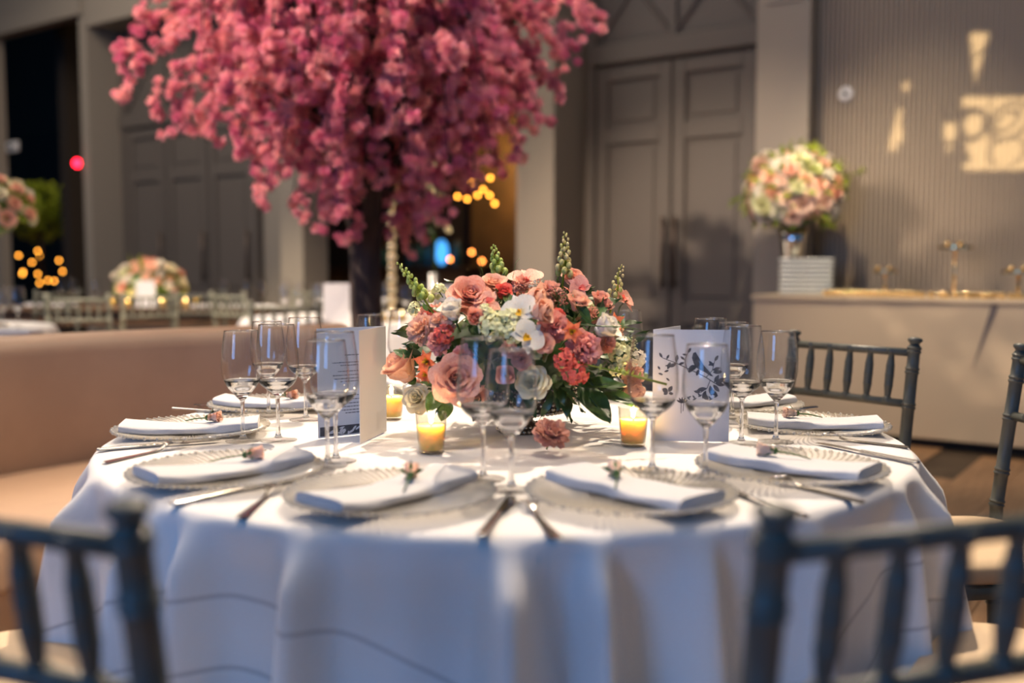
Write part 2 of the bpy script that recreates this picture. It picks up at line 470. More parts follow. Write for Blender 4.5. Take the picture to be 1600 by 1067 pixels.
def wallbox(name, t0, t1, c0, c1, z0, z1, m='wall', parent=None):
    o = MB().box((t0, c0, z0), (t1, c1, z1), HM).build(name, M[m], parent, smooth=False)
    if parent is None: tag(o, kind='structure')
    return o
wallbox('wall_left', -19.5, -13.75, CP, CP + 0.14, 0, TOPZ)
wallbox('trim_1', -13.75, -11.70, CP, CP + 0.14, 4.2, TOPZ, 'wall')                 # over the left opening
wallbox('trim_2', -13.95, -11.6, CP - 0.05, CP, 4.2, 4.42, 'wall')                 # its lintel moulding
wallbox('trim_3', -11.70, -11.54, CP, CD, 0, TOPZ)
wallbox('trim_4', -11.57, -8.09, CP, CD, 4.05, TOPZ)
wallbox('wall_back', -11.57, -8.09, CD + 0.06, CD + 0.2, 0, TOPZ)
wallbox('trim_5', -8.09, -7.75, CP, CD - 0.1, 0, TOPZ)
wallbox('trim_6', -7.75, -5.05, CP, CD - 0.1, 3.4, TOPZ)
wallbox('trim_7', -5.05, -4.66, CP, CD + 0.1, 0, TOPZ)
wallbox('wall_back.001', -4.66, -2.87, CD + 0.06, CD + 0.2, 0, TOPZ)
pil = wallbox('trim_8', -2.87, -2.47, CP, CD + 0.1, 0, TOPZ)
MB().box((-2.80, CP - 0.012, 3.02), (-2.54, CP, 3.6), HM).build('panel', M['wall'], pil, smooth=False)
wallbox('wall_right', -2.47, 3.2, CR, CR + 0.2, 0, TOPZ, 'ribbed')
# ribs of the right wall: far too thin to pick apart, one joined part
mb = MB(); k = -2.455
while k < 1.6:
    mb.box((k, CR - 0.024, 0.0), (k + 0.017, CR, TOPZ), HM); k += 0.034
rb = mb.build('ribs', M['ribbed'], bpy.data.objects['wall_right'], smooth=False); tag(rb, kind='stuff')
wallbox('wall_end', -19.7, -19.5, -3.0, CP, 0, TOPZ)
# dark rooms behind the two openings
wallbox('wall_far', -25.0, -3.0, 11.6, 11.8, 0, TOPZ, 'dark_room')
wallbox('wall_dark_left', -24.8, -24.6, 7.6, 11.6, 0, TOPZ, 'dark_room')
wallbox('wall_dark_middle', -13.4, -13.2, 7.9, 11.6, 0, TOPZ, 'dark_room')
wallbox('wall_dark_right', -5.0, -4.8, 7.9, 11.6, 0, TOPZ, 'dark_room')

# doors: leaves with raised stiles and rails round recessed panels
def door_leaf(name, t0, t1, handle_t=None):
    z0, zt = 0.01, 2.82
    d = MB().box((t0, CD + 0.025, z0), (t1, CD + 0.055, zt), HM).build(name, M['door'], smooth=False); tag(d, kind='structure')
    wd = 0.115
    fr = MB()
    for a, b in ((t0 + 0.004, t0 + wd), (t1 - wd, t1 - 0.004)): fr.box((a, CD - 0.005, z0), (b, CD + 0.03, zt), HM, 0.006)
    for a, b in ((z0, 0.22), (0.62, 0.80), (2.16, 2.30), (2.70, zt)): fr.box((t0 + wd, CD - 0.005, a), (t1 - wd, CD + 0.03, b), HM, 0.006)
    fr.build('door_frame', M['door'], d, smooth=False)
    for k, (a, b) in enumerate(((0.22, 0.62), (0.80, 2.16), (2.30, 2.70))):
        MB().box((t0 + wd + 0.05, CD + 0.012, a + 0.05), (t1 - wd - 0.05, CD + 0.028, b - 0.05), HM, 0.008).build('panel', M['door'], d, smooth=False)
    if handle_t is not None:
        h = MB()
        p = lambda c, z: W(handle_t, c, z)
        h.tube([p(CD - 0.06, 0.92), p(CD - 0.06, 1.52)], 0.016, 10)
        for z in (0.97, 1.47): h.tube([p(CD - 0.005, z), p(CD - 0.06, z)], 0.010, 8)
        o = h.build('door_handle', mat('bronze_handle', (0.11, 0.08, 0.065, 1), 0.4, 0.4, bump=0.01), d); o['label'] = 'long vertical bronze pull handle'
    return d
door_leaf('door_1', -4.51, -3.785, -3.83)
door_leaf('door_2', -3.775, -3.05, -3.72)
door_leaf('door_3', -11.44, -10.66, -10.72)
door_leaf('door_4', -10.63, -9.85, -9.90)
door_leaf('door_5', -9.82, -9.04, -9.10)
def casing(idx, t0, t1, mids):
    mb = MB()
    mb.box((t0 - 0.09, CD - 0.03, 0), (t0 - 0.004, CD + 0.06, 4.0), HM, 0.008)
    mb.box((t1 + 0.004, CD - 0.03, 0), (t1 + 0.09, CD + 0.06, 4.0), HM, 0.008)
    mb.box((t0 - 0.09, CD - 0.05, 2.84), (t1 + 0.09, CD + 0.06, 3.02), HM, 0.012)
    mb.box((t0 - 0.09, CD - 0.03, 3.92), (t1 + 0.09, CD + 0.06, 4.05), HM, 0.008)
    o = mb.build('trim_%d' % idx, M['door'], smooth=False); tag(o, kind='structure')
    tr = MB().box((t0, CD + 0.02, 3.02), (t1, CD + 0.055, 3.92), HM).build('transom_panel', M['door'], o, smooth=False)
    edges = [t0] + mids + [t1]
    for a, b in zip(edges[:-1], edges[1:]):
        MB().box((b - 0.03, CD - 0.01, 3.02), (b + 0.03, CD + 0.03, 3.92), HM, 0.006).build('muntin', M['door'], o, smooth=False)
        for p, q in (((a + 0.03, 3.9), (b - 0.03, 3.06)), ((a + 0.03, 3.06), (b - 0.03, 3.9))):
            A = W(p[0], CD + 0.006, p[1]); B = W(q[0], CD + 0.006, q[1])
            MB().tube([A, B], 0.018, 6).build('muntin', M['door'], o, smooth=False)
casing(9, -4.51, -3.05, [-3.78])
casing(10, -11.44, -9.04, [-10.645, -9.835])

# ================================================================== THE TABLE
TC = Vector((-0.015, 2.077, 0)); TR = 0.812; TZ = 0.76
def polar(phi, r, z=0.0):            # phi from the camera side, positive to the left
    a = R(phi)
    return Vector((TC.x - r * math.sin(a), TC.y - r * math.cos(a), z))
tb = thing('round_table', 'round dining table hidden under the long white cloth in front', 'table', (TC.x, TC.y, 0))
MB().lathe([(0.0, 0.72), (TR - 0.03, 0.72), (TR - 0.022, 0.735), (TR - 0.03, 0.75), (0, 0.75)], 48).build('tabletop', M['wood_table'], tb, sharp=40)
MB().lathe([(0.0, 0.0), (0.33, 0.0), (0.33, 0.025), (0.06, 0.07), (0.05, 0.65), (0.2, 0.72), (0, 0.72)], 24).build('pedestal', M['wood_table'], tb, sharp=40)

def tablecloth(cx, cy, rad, top, nseg=480, seed=1, folds=19, hem=0.02):
    rr = random.Random(seed)
    ph = [rr.uniform(0, 2 * PI) for _ in range(6)]
    # gathered ridges round the edge: (angle, height, left width, right width)
    ridges = []; a = rr.uniform(0, 0.2)
    while a < 2 * PI - 0.08:
        ridges.append((a, rr.uniform(0.35, 1.0), rr.uniform(0.022, 0.075), rr.uniform(0.022, 0.075), rr.uniform(-0.05, 0.05)))
        a += rr.choice((0.12, 0.15, 0.19, 0.24, 0.34))
    def fold(a, s):
        # folds open out towards the hem
        k = min(1.0, max(0.0, (s - 0.010) / 0.09)); k = k * k * (3 - 2 * k)
        g = 0.42 + 0.58 * min(1.0, s / 0.6)
        v = 0.0
        for (c, h, wl, wr, dr) in ridges:
            d = (a - c - dr * s + PI) % (2 * PI) - PI
            wd = (wl if d < 0 else wr) * (0.8 + 0.9 * s)
            if abs(d) < 3.2 * wd: v = max(v, h * math.exp(-(d / wd) ** 2))
        y = math.sin(7 * a + ph[3] + 0.9 * math.sin(2 * a + ph[4]))
        z = math.sin(41 * a + ph[5])
        return k * g * (0.185 * v - 0.03 + 0.014 * y + 0.003 * z)
    rows = []
    for r in (0.0, 0.2, 0.4, 0.6, 0.72, 0.77): rows.append((r * rad / 0.812, top, 0.0))
    er = 0.022
    for q in range(1, 6):
        a = q / 5 * PI / 2
        rows.append((rad - er + er * math.sin(a), top - er + er * math.cos(a), q / 5 * er * 1.57))
    drop = top - er - hem
    for q in range(1, 33):
        s = (q / 32) ** 1.25 * drop
        rows.append((rad + 0.09 * s, top - er - s, er * 1.57 + s))
    vs = []; uvs = []
    for (r, z, s) in rows:
        for k in range(nseg):
            a = 2 * PI * k / nseg
            f = fold(a, s) if s > 0 else 0
            rad2 = r + f
            z2 = z
            if s == 0 and r > 0.25:   # a little slack in the cloth on the table
                z2 = z + 0.0007 * math.sin(9 * a + 20 * r) * min(1, (r - 0.25) * 4)
            vs.append((cx + rad2 * math.cos(a), cy + rad2 * math.sin(a), z2))
            arc = min(r, rad - er) + s
            uvs.append((arc * math.cos(a), arc * math.sin(a)))
    fs = []
    for i in range(len(rows) - 1):
        for k in range(nseg):
            k2 = (k + 1) % nseg
            fs.append((i * nseg + k, i * nseg + k2, (i + 1) * nseg + k2, (i + 1) * nseg + k))
    mb = MB(); mb.add(vs, fs)
    mb.f = [f[::-1] for f in mb.f]
    me = mb.mesh('tablecloth', M['cloth'])
    ul = me.uv_layers.new(name='UVMap')
    idx = np.zeros(len(me.loops), dtype=np.int32); me.loops.foreach_get('vertex_index', idx)
    ul.data.foreach_set('uv', np.array(uvs)[idx].ravel())
    return me
tc_me = tablecloth(TC.x, TC.y, TR, TZ)
tc_o = link('tablecloth', tc_me)
tag(tc_o, 'long white tablecloth with deep folds over the large round table in front', 'tablecloth')

# ---------------------------------------------------------------- chargers
def make_charger():
    t = thing('charger_plate', 'x', 'plate')
    rc = 0.157
    prof = [(0.0, 0.004), (0.092, 0.004), (0.100, 0.006), (0.118, 0.011), (0.150, 0.0165), (rc, 0.0175), (rc, 0.0190), (0.150, 0.0185), (0.118, 0.014), (0.099, 0.0095), (0.090, 0.0075), (0.0, 0.0075)]
    nseg = 144
    MB().lathe(prof, nseg, wob=lambda a, z: 1.0 + (0.010 if z > 0.0168 else 0.0) * math.cos(36 * a)).build('dish', M['charger'], t)
    rb = MB()
    for k in range(72):
        a = 2 * PI * k / 72
        X = Matrix.Rotation(a, 4, 'Z')
        pts = []; rad = []
        for q in range(5):
            u = q / 4
            r = 0.062 + (rc - 0.064) * u
            z = 0.0085 if r < 0.094 else 0.0085 + (r - 0.094) / 0.063 * 0.0105
            sk = 0.55 * u * u * 0.3
            pts.append((r * math.cos(sk), r * math.sin(sk), z)); rad.append(0.0011 + 0.0016 * u)
        rb.tube(pts, rad, 5, X)
    for k in range(36):
        a = 2 * PI * k / 36
        rb.ball(((rc - 0.003) * math.cos(a), (rc - 0.003) * math.sin(a), 0.0185), 0.0040, 6, 4)
    o = rb.build('ribs', M['rib'], t); o['kind'] = 'stuff'
    ft = MB().lathe([(0.06, 0.0), (0.066, 0.0), (0.066, 0.004), (0.06, 0.004), (0.06, 0.0)], 32).build('foot_ring', M['charger'], t)
    return t
charger = Proto(make_charger())

# ---------------------------------------------------------------- napkin: long folded linen lying across the charger
def make_napkin(seed):
    rr = random.Random(seed)
    L0, Wd = 0.268, 0.098
    p1 = rr.uniform(0, 6); bendx = rr.uniform(-0.012, 0.012)
    nu, nv = 40, 14
    def sect(v):            # rounded flat cross-section
        a = 2 * PI * v
        c, s_ = math.cos(a), math.sin(a)
        x = math.copysign(abs(c) ** 0.35, c); z = math.copysign(abs(s_) ** 0.6, s_)
        return x, z
    def fn(v, u):
        x, z = sect(v)
        y = (u - 0.5) * L0
        w = Wd / 2 * (1 + 0.05 * math.sin(5 * u + p1) - 0.10 * math.exp(-((u - 0.62) / 0.07) ** 2))
        h = 0.0085 * (1 + 0.12 * math.sin(9 * u + p1))
        sag = 0.0285 - 0.0090 * math.cos((u - 0.5) * PI) ** 0.8 if abs(u - 0.5) < 0.5 else 0.0285
        # a wrap crossing at about two thirds
        zz = sag + z * h + (0.0018 * math.copysign(1, z) if u > 0.6 + 0.10 * x else 0)
        return (x * w + bendx * math.cos((u - 0.5) * PI) * 1.3 + 0.002 * math.sin(14 * u + z * 2), y, zz)
    mb = MB().grid(nu, nv * 3, fn, closed=True)
    n = nu
    tot = (nv * 3 + 1)
    mb.f.append(tuple(range(n - 1, -1, -1))); mb.m.append(0)
    mb.f.append(tuple((tot - 1) * n + k for k in range(n))); mb.m.append(0)
    t = thing('napkin', 'x', 'napkin')
    mb.build('cloth_roll', M['napkin'], t, sharp=55)
    # folded layers that show at the outer end
    ly = MB()
    for k in range(3):
        z = 0.0300 + (k - 1) * 0.0042
        ly.box((-Wd / 2 * 0.93, -L0 / 2 - 0.0025 + 0.001 * k, z - 0.0012), (Wd / 2 * 0.93, -L0 / 2 + 0.004, z + 0.0012), None, 0.0008)
    ly.build('hem', M['napkin'], t)
    return t
napkins = [make_napkin(3), make_napkin(8)]
nk_used = [False, False]

# ------------------------------------------------------------------ flower building
def add_petal(mb, X, w, h, cup=0.5, curl=0.1, ruffle=0.0, nu=4, nv=4, point=0.0, ph=0.0):
    def fn(a, v):
        u = a * 2 - 1
        wp = math.sin(PI * (0.08 + 0.72 * v)) ** 0.8 if point == 0 else math.sin(PI * (0.06 + 0.92 * v)) ** (0.7 + point)
        x = u * w * wp
        z = h * (v - 0.16 * v * v * u * u)
        y = -cup * w * u * u * wp + curl * h * v ** 3 + ruffle * math.sin(7 * u + ph) * v * v
        return (x, y, z)
    mb.grid(nu, nv, fn, X)
def ring(mb, n, tilt, h, w, r0, cup, curl, rr, jit=0.12, ruffle=0.0, z0=0.0, a0=0.0, nu=4, nv=4, point=0.0):
    for k in range(n):
        a = a0 + 2 * PI * k / n + rr.uniform(-jit, jit)
        tl = R(tilt) + rr.uniform(-jit, jit) * 0.8
        hh = h * rr.uniform(0.92, 1.08)
        X = Matrix.Rotation(a, 4, 'Z') @ Matrix.Translation((0, r0, z0)) @ Matrix.Rotation(-tl, 4, 'X')
        add_petal(mb, X, w * rr.uniform(0.92, 1.08), hh, cup, curl, ruffle, nu, nv, point, rr.uniform(0, 6))
def calyx(mb, n=5, s=1.0):
    mb.mi = 1
    rr = random.Random(2)
    ring(mb, n, 62, 0.5 * s, 0.11 * s, 0.05, 0.2, -0.1, rr, 0.2, z0=-0.16, nu=2, nv=3, point=0.3)
    mb.ball((0, 0, -0.15), (0.16 * s, 0.16 * s, 0.13 * s), 8, 5)
    mb.tube([(0, 0, -0.15), (0.05, 0.02, -0.9)], 0.05 * s, 5)
    mb.mi = 0
MESH = {}
def flower_mesh(kind, col, var=0):
    key = (kind, col, var)
    if key in MESH: return MESH[key]
    rr = random.Random(hash((kind, var)) % 1000 if False else (sum(map(ord, kind)) * 7 + var * 31))
    mb = MB(); mats = [M[col], M['leaf']]
    if kind == 'rose':
        ring(mb, 3, 3, 0.62, 0.22, 0.02, 0.9, 0.0, rr, z0=0.0)
        ring(mb, 4, 9, 0.66, 0.32, 0.06, 0.8, 0.05, rr, a0=0.4)
        ring(mb, 5, 20, 0.72, 0.42, 0.09, 0.65, 0.12, rr, a0=0.2, ruffle=0.015)
        ring(mb, 6, 36, 0.82, 0.50, 0.12, 0.5, 0.18, rr, a0=0.7, ruffle=0.02)
        ring(mb, 7, 55, 0.92, 0.54, 0.12, 0.35, 0.2, rr, a0=0.1, ruffle=0.03)
        ring(mb, 6, 74, 0.96, 0.56, 0.12, 0.25, 0.2, rr, a0=0.5, ruffle=0.03, z0=-0.06)
        calyx(mb)
    elif kind == 'bud':            # a half-open rose seen from the side
        ring(mb, 3, 1, 1.05, 0.30, 0.02, 0.9, 0.0, rr)
        ring(mb, 4, 6, 1.06, 0.44, 0.12, 0.8, 0.04, rr, a0=0.5)
        ring(mb, 5, 13, 1.06, 0.54, 0.2, 0.7, 0.10, rr, a0=0.2, ruffle=0.01)
        ring(mb, 4, 22, 1.04, 0.60, 0.22, 0.6, 0.20, rr, a0=0.8, ruffle=0.02)
        mb.ball((0, 0, 0.14), (0.36, 0.36, 0.26), 10, 6)
        calyx(mb, 5, 1.2)
    elif kind == 'carnation':
        for k in range(64):
            u = (k + 0.5) / 64
            tl = math.acos(1 - 1.15 * u); a = k * 2.39996
            X = Matrix.Rotation(a, 4, 'Z') @ Matrix.Translation((0, 0.03, 0)) @ Matrix.Rotation(-tl, 4, 'X')
            add_petal(mb, X, 0.30 * rr.uniform(0.8, 1.2), rr.uniform(0.78, 1.02), 0.2, rr.uniform(-0.1, 0.2), 0.075, 5, 3, 0, rr.uniform(0, 6))
        calyx(mb)
    elif kind == 'stock':          # cluster of small open florets
        for k in range(26):
            u = (k + 0.5) / 26
            tl = math.acos(1 - 1.3 * u); a = k * 2.39996 + rr.uniform(-0.3, 0.3)
            d = Vector((math.sin(tl) * math.cos(a), math.sin(tl) * math.sin(a), math.cos(tl)))
            Xf = axis_mat(d * rr.uniform(0.55, 0.78), d, rr.uniform(0, 6))
            for q in range(5):
                X = Xf @ Matrix.Rotation(q * 2 * PI / 5, 4, 'Z') @ Matrix.Rotation(-R(rr.uniform(35, 75)), 4, 'X')
                add_petal(mb, X, 0.16, 0.32, 0.3, 0.15, 0.03, 2, 3, 0, rr.uniform(0, 6))
        mb.mi = 1
        mb.tube([(0, 0, 0.6), (0, 0, -0.7)], 0.06, 5); mb.mi = 0
    elif kind == 'lily':           # open alstroemeria
        ring(mb, 3, 42, 1.0, 0.34, 0.03, 0.4, 0.30, rr, 0.08, point=0.1)
        ring(mb, 3, 52, 0.95, 0.30, 0.03, 0.4, 0.35, rr, 0.08, a0=PI / 3, point=0.1)
        mats = [M[col], M['leaf'], M['yellow']]
        mb.mi = 2
        ring(mb, 3, 28, 0.6, 0.14, 0.02, 0.4, 0.1, rr, 0.08, a0=0.5, point=0.2, nu=2)
        mb.mi = 1
        for q in range(5):
            a = q * 1.257
            mb.tube([(0, 0, 0.05), (0.16 * math.cos(a), 0.16 * math.sin(a), 0.55)], 0.015, 4)
        mb.tube([(0, 0, 0.05), (0, 0, -0.7)], 0.05, 5); mb.mi = 0
    elif kind == 'filler':         # airy ball of tiny buds
        for k in range(70):
            tl = math.acos(1 - 1.5 * rr.random()); a = rr.uniform(0, 2 * PI); q = rr.uniform(0.55, 1.0)
            mb.ball((q * math.sin(tl) * math.cos(a), q * math.sin(tl) * math.sin(a), q * math.cos(tl)), rr.uniform(0.06, 0.11), 5, 3)
        mb.mi = 1
        for k in range(18):
            tl = math.acos(1 - 1.4 * rr.random()); a = rr.uniform(0, 2 * PI)
            mb.tube([(0, 0, -0.3), (0.9 * math.sin(tl) * math.cos(a), 0.9 * math.sin(tl) * math.sin(a), 0.9 * math.cos(tl))], 0.018, 3)
        mb.mi = 0
    me = mb.mesh(kind, mats)
    MESH[key] = me
    return me
def put(name, me, loc, d, size, spin=0.0, parent=None):
    o = link(name, me, parent)
    o.matrix_local = axis_mat(loc, d, spin, size)
    return o
def leaf_mesh(col, Lr=1.0, Wr=0.32, bend=0.25, key='leaf', veins=True):
    k = ('leafm', col, Lr, Wr, bend)
    if k in MESH: return MESH[k]
    mb = MB()
    def fn(a, v):
        u = a * 2 - 1
        wp = math.sin(PI * (0.02 + 0.97 * v)) ** 0.75 * (1.0 - 0.25 * v)
        return (u * Wr * wp, -bend * v * v + 0.16 * Wr * abs(u) + 0.025 * math.sin(9 * v + 3 * u), Lr * v)
    mb.grid(6, 9, fn)
    mb.tube([(0, -0.006 - bend * (q / 6) ** 2, Lr * q / 6) for q in range(7)], [0.022 - 0.003 * q for q in range(7)], 4)
    mb.tube([(0, 0, 0), (0, 0.05, -0.25)], 0.02, 4)
    me = mb.mesh('leaf', M[col]); MESH[k] = me
    return me

# ---------------------------------------------------------------- rosebud that lies on each napkin
def make_rosebud(seed):
    rr = random.Random(seed)
    t = thing('rosebud', 'x', 'rosebud')
    s = 0.0185
    X0 = Matrix.Translation((0, 0, 0.0)) @ Matrix.Rotation(R(82), 4, 'X')      # lies on its side, head to -y
    X = X0 @ Matrix.Scale(s, 4)
    mb = MB()
    for n, tl, w in ((3, 2, 0.3), (4, 8, 0.48), (4, 18, 0.6)):
        for k in range(n):
            Xp = X @ Matrix.Rotation(2 * PI * k / n + n, 4, 'Z') @ Matrix.Translation((0, 0.08 + 0.004 * tl, 0)) @ Matrix.Rotation(-R(tl), 4, 'X')
            add_petal(mb, Xp, w, 1.5, 0.75, 0.08, 0.02, 4, 4, 0, rr.uniform(0, 6))
    mb.ball((0, 0, 0.15), (0.42, 0.42, 0.35), 8, 5, X)
    mb.build('petals', M['rose_peach'] if seed % 2 else M['rose_blush'], t)
    c = MB()
    for k in range(5):
        Xp = X @ Matrix.Rotation(2 * PI * k / 5, 4, 'Z') @ Matrix.Translation((0, 0.28, -0.1)) @ Matrix.Rotation(-R(rr.uniform(10, 60)), 4, 'X')
        add_petal(c, Xp, 0.17, 1.2, 0.2, 0.15, 0, 2, 4, 0.3)
    c.ball((0, 0, -0.2), (0.34, 0.34, 0.3), 8, 5, X)
    c.build('sepals', M['leaf'], t)
    MB().tube([X @ Vector((0, 0, -0.3)), X @ Vector((0.1, 0.05, -1.8)), X @ Vector((0.4, -0.1, -3.4))], [0.0016, 0.0014, 0.0011], 6).build('stem', M['leaf'], t)
    return t
buds = [make_rosebud(1), make_rosebud(4)]
bd_used = [False, False]

# ---------------------------------------------------------------- cutlery
def make_fork():
    t = thing('fork', 'x', 'fork')
    def z_of(y): return 0.0035 + 0.010 * math.exp(-((y - 0.055) / 0.022) ** 2) + 0.006 * max(0, (y - 0.07) / 0.03) ** 2
    mb = MB()
    def hf(a, v):
        y = -0.10 + 0.135 * v
        w = 0.0085 - 0.0045 * min(1, v * 1.25) if v < 0.8 else 0.0040
        return ((a * 2 - 1) * w, y, z_of(y) + 0.0012 - 0.0012 * (a * 2 - 1) ** 2)
    mb.grid(4, 14, hf)
    mb.grid(4, 14, lambda a, v: (lambda p: (p[0], p[1], p[2] - 0.0024))(hf(1 - a, v)))
    mb.build('handle', M['steel'], t)
    hd = MB()
    def nf(a, v):
        y = 0.033 + 0.026 * v
        w = 0.0040 + 0.0075 * math.sin(v * PI / 2)
        return ((a * 2 - 1) * w, y, z_of(y) + 0.001 * ((a * 2 - 1) ** 2))
    hd.grid(4, 6, nf)
    hd.build('neck', M['steel'], t)
    for q in range(4):
        x = (q - 1.5) * 0.0064
        tm = MB().tube([(x, 0.057 + 0.008 * k, z_of(0.057 + 0.008 * k)) for k in range(6)], [0.0017, 0.0017, 0.0016, 0.0014, 0.0012, 0.0007], 6)
        tm.build('tine', M['steel'], t)
    return t
def make_knife():
    t = thing('knife', 'x', 'knife')
    MB().grid(10, 10, lambda a, v: ((0.0085 - 0.003 * v) * math.cos(2 * PI * a), -0.105 + 0.12 * v, 0.0042 + 0.0034 * math.sin(2 * PI * a)), closed=True).build('handle', M['steel'], t)
    e = MB()
    e.ball((0, -0.105, 0.0042), (0.0085, 0.006, 0.0034), 10, 6)
    e.build('end_cap', M['steel'], t)
    def bl(a, v):
        y = 0.013 + 0.108 * v
        w = 0.0055 + 0.005 * math.sin(min(1, v * 1.6) * PI / 2)
        if v > 0.75: w *= math.sqrt(max(0.0, 1 - ((v - 0.75) / 0.25) ** 2)) * 0.98 + 0.02
        return (-0.005 + a * (w + 0.005) if a > 0 else -0.005 * (1 if v < 0.9 else (1 - v) * 10), y, 0.0036)
    bd = MB().grid(3, 12, bl)
    bd.grid(3, 12, lambda a, v: (lambda p: (p[0], p[1], p[2] + 0.0012))(bl(1 - a, v)))
    bd.build('blade', M['steel'], t)
    return t
forkP = Proto(make_fork()); knifeP = Proto(make_knife())

# ---------------------------------------------------------------- glasses
def bez(pts, n):
    """smooth profile through points (Catmull-Rom)"""
    out = []
    P = [pts[0]] + list(pts) + [pts[-1]]
    for i in range(1, len(P) - 2):
        for k in range(n):
            t = k / n
            q = []
            for c in range(2):
                p0, p1, p2, p3 = P[i - 1][c], P[i][c], P[i + 1][c], P[i + 2][c]
                q.append(0.5 * ((2 * p1) + (-p0 + p2) * t + (2 * p0 - 5 * p1 + 4 * p2 - p3) * t * t + (-p0 + 3 * p1 - 3 * p2 + p3) * t ** 3))
            out.append((max(q[0], 0.0), q[1]))
    out.append(pts[-1])
    return out
def make_glass(H, rr_, rm, zb, zm, foot, seg=40, lowres=False):
    t = thing('wine_glass', 'x', 'glass')
    n = 2 if lowres else 4
    seg = 16 if lowres else seg
    zc = zb + (zm - zb) * 0.62; rc = rm * 0.885      # below this line the bowl is thick enough to bend the view
    outer = bez([(0.0045, zb - 0.004), (0.014, zb + 0.006), (rm * 0.72, zb + (zm - zb) * 0.40), (rc, zc)], n)
    inner = bez([(rc - 0.0018, zc), (rm * 0.72 - 0.0035, zb + (zm - zb) * 0.45), (0.013, zb + 0.0125), (0.0, zb + 0.0105)], n)
    MB().lathe(outer + inner, seg).build('bowl_base', M['glass'], t)
    up_o = bez([(rc, zc + 0.0003), (rm * 0.975, zc + (zm - zc) * 0.55), (rm, zm), (rm * 0.965, zm + (H - zm) * 0.42), (rr_, H)], n)
    up_i = bez([(rr_ - 0.0009, H), (rm * 0.965 - 0.0011, zm + (H - zm) * 0.42), (rm - 0.0013, zm), (rc - 0.0014, zc + 0.0003)], n)
    MB().lathe(up_o + [(rr_ - 0.0004, H + 0.0006)] + up_i, seg).build('bowl', M['thin'], t)
    MB().lathe([(rr_ + 0.0003 * math.cos(q), H + 0.0007 * math.sin(q)) for q in [k * PI / 4 for k in range(9)]], seg).build('rim', M['rim'], t)
    st = bez([(0.0085, 0.006), (0.0045, 0.016), (0.0036, 0.04), (0.0036, zb * 0.7), (0.0045, zb - 0.004)], n)
    MB().lathe(st, max(10, seg // 3)).build('stem', M['glass'], t)
    MB().lathe([(0.0, 0.0008), (foot - 0.0006, 0.0004), (foot, 0.0010), (foot - 0.0006, 0.0018), (foot * 0.6, 0.0026), (0.0085, 0.0060), (0.0, 0.006)], seg).build('foot', M['thin'], t)
    return t
tallP = Proto(make_glass(0.232, 0.0345, 0.0430, 0.092, 0.142, 0.037))
shortP = Proto(make_glass(0.220, 0.0330, 0.0400, 0.086, 0.146, 0.035))

# ---------------------------------------------------------------- place settings
SET = [  # name, px, py of the charger, knife?, fork?
    ('front left', 600, 780), ('front right', 1000, 780),
    ('left near', 328, 742), ('right near', 1270, 738),
    ('left middle', 300, 672), ('right middle', 1285, 666),
    ('left far', 418, 632), ('right far', 1185, 630)]
lab_set = {
    'front left': 'at the front of the table, left of the middle cutlery',
    'front right': 'at the front edge of the table, behind the right-hand grey chair',
    'left near': 'on the left side of the table, second from the front',
    'right near': 'on the right side of the table, second from the front',
    'left middle': 'at the left edge of the table, beside the sofa seat',
    'right middle': 'at the right edge of the table, before the grey chair',
    'left far': 'behind the left wine glasses, nearest the sofa back',
    'right far': 'behind the right-hand wine glasses and menu, at the far right',
    'back left': 'at the back of the table behind the open menu with text',
    'back right': 'at the back of the table behind the flowers, right'}
short_lab = {'front left': 'front left', 'front right': 'front right', 'left near': 'second from front on the left', 'right near': 'second from front on the right',
             'left middle': 'at the left edge', 'right middle': 'at the right edge', 'left far': 'far left by the sofa', 'right far': 'far right behind the menu',
             'back left': 'back left behind the menu', 'back right': 'back right behind the flowers'}
places = []
for nm, px, py in SET:
    p = G(px, py, TZ + 0.012); places.append((nm, Vector((p.x, p.y, 0))))
places.append(('back left', polar(158, 0.64))); places.append(('back right', polar(-160, 0.64)))
CZ = TZ + 0.0015
for i, (nm, p) in enumerate(places):
    d = Vector((TC.x - p.x, TC.y - p.y, 0)); r0 = d.length
    if r0 > TR - 0.163: p = Vector((TC.x, TC.y, 0)) - d.normalized() * (TR - 0.163)
    rz = math.atan2(d.y, d.x) - PI / 2            # local +y looks to the middle of the table
    c = charger.get()
    place(c, (p.x, p.y, CZ), rz, 'ribbed glass charger ' + lab_set[nm], 'glass chargers on the round table')
    k = i % 2
    nz = napkins[k] if not nk_used[k] else copy_tree(napkins[k]); nk_used[k] = True
    tw = {'front left': R(-26), 'front right': R(24), 'left near': R(-4), 'right near': R(2), 'left middle': R(8), 'right middle': R(-12), 'left far': R(26), 'right far': R(-10)}.get(nm, 0)
    place(nz, (p.x, p.y, CZ - 0.004), rz + tw, 'folded white napkin on the glass charger, ' + short_lab[nm] + ' of the table', 'napkins on the round table')
    b = buds[k] if not bd_used[k] else copy_tree(buds[k]); bd_used[k] = True
    q = Matrix.Rotation(rz + tw, 3, 'Z') @ Vector((0.006, 0.035, 0))
    bz = rz + tw + PI + (0.5 if nm.startswith('right') else -0.5)
    if nm.startswith('front'): bz = rz + PI + (0.3 if nm == 'front left' else -0.3)
    place(b, (p.x + q.x, p.y + q.y, CZ + 0.0365), bz, 'small pale rosebud on the folded napkin, ' + short_lab[nm] + ' of the table', 'rosebuds on the napkins')

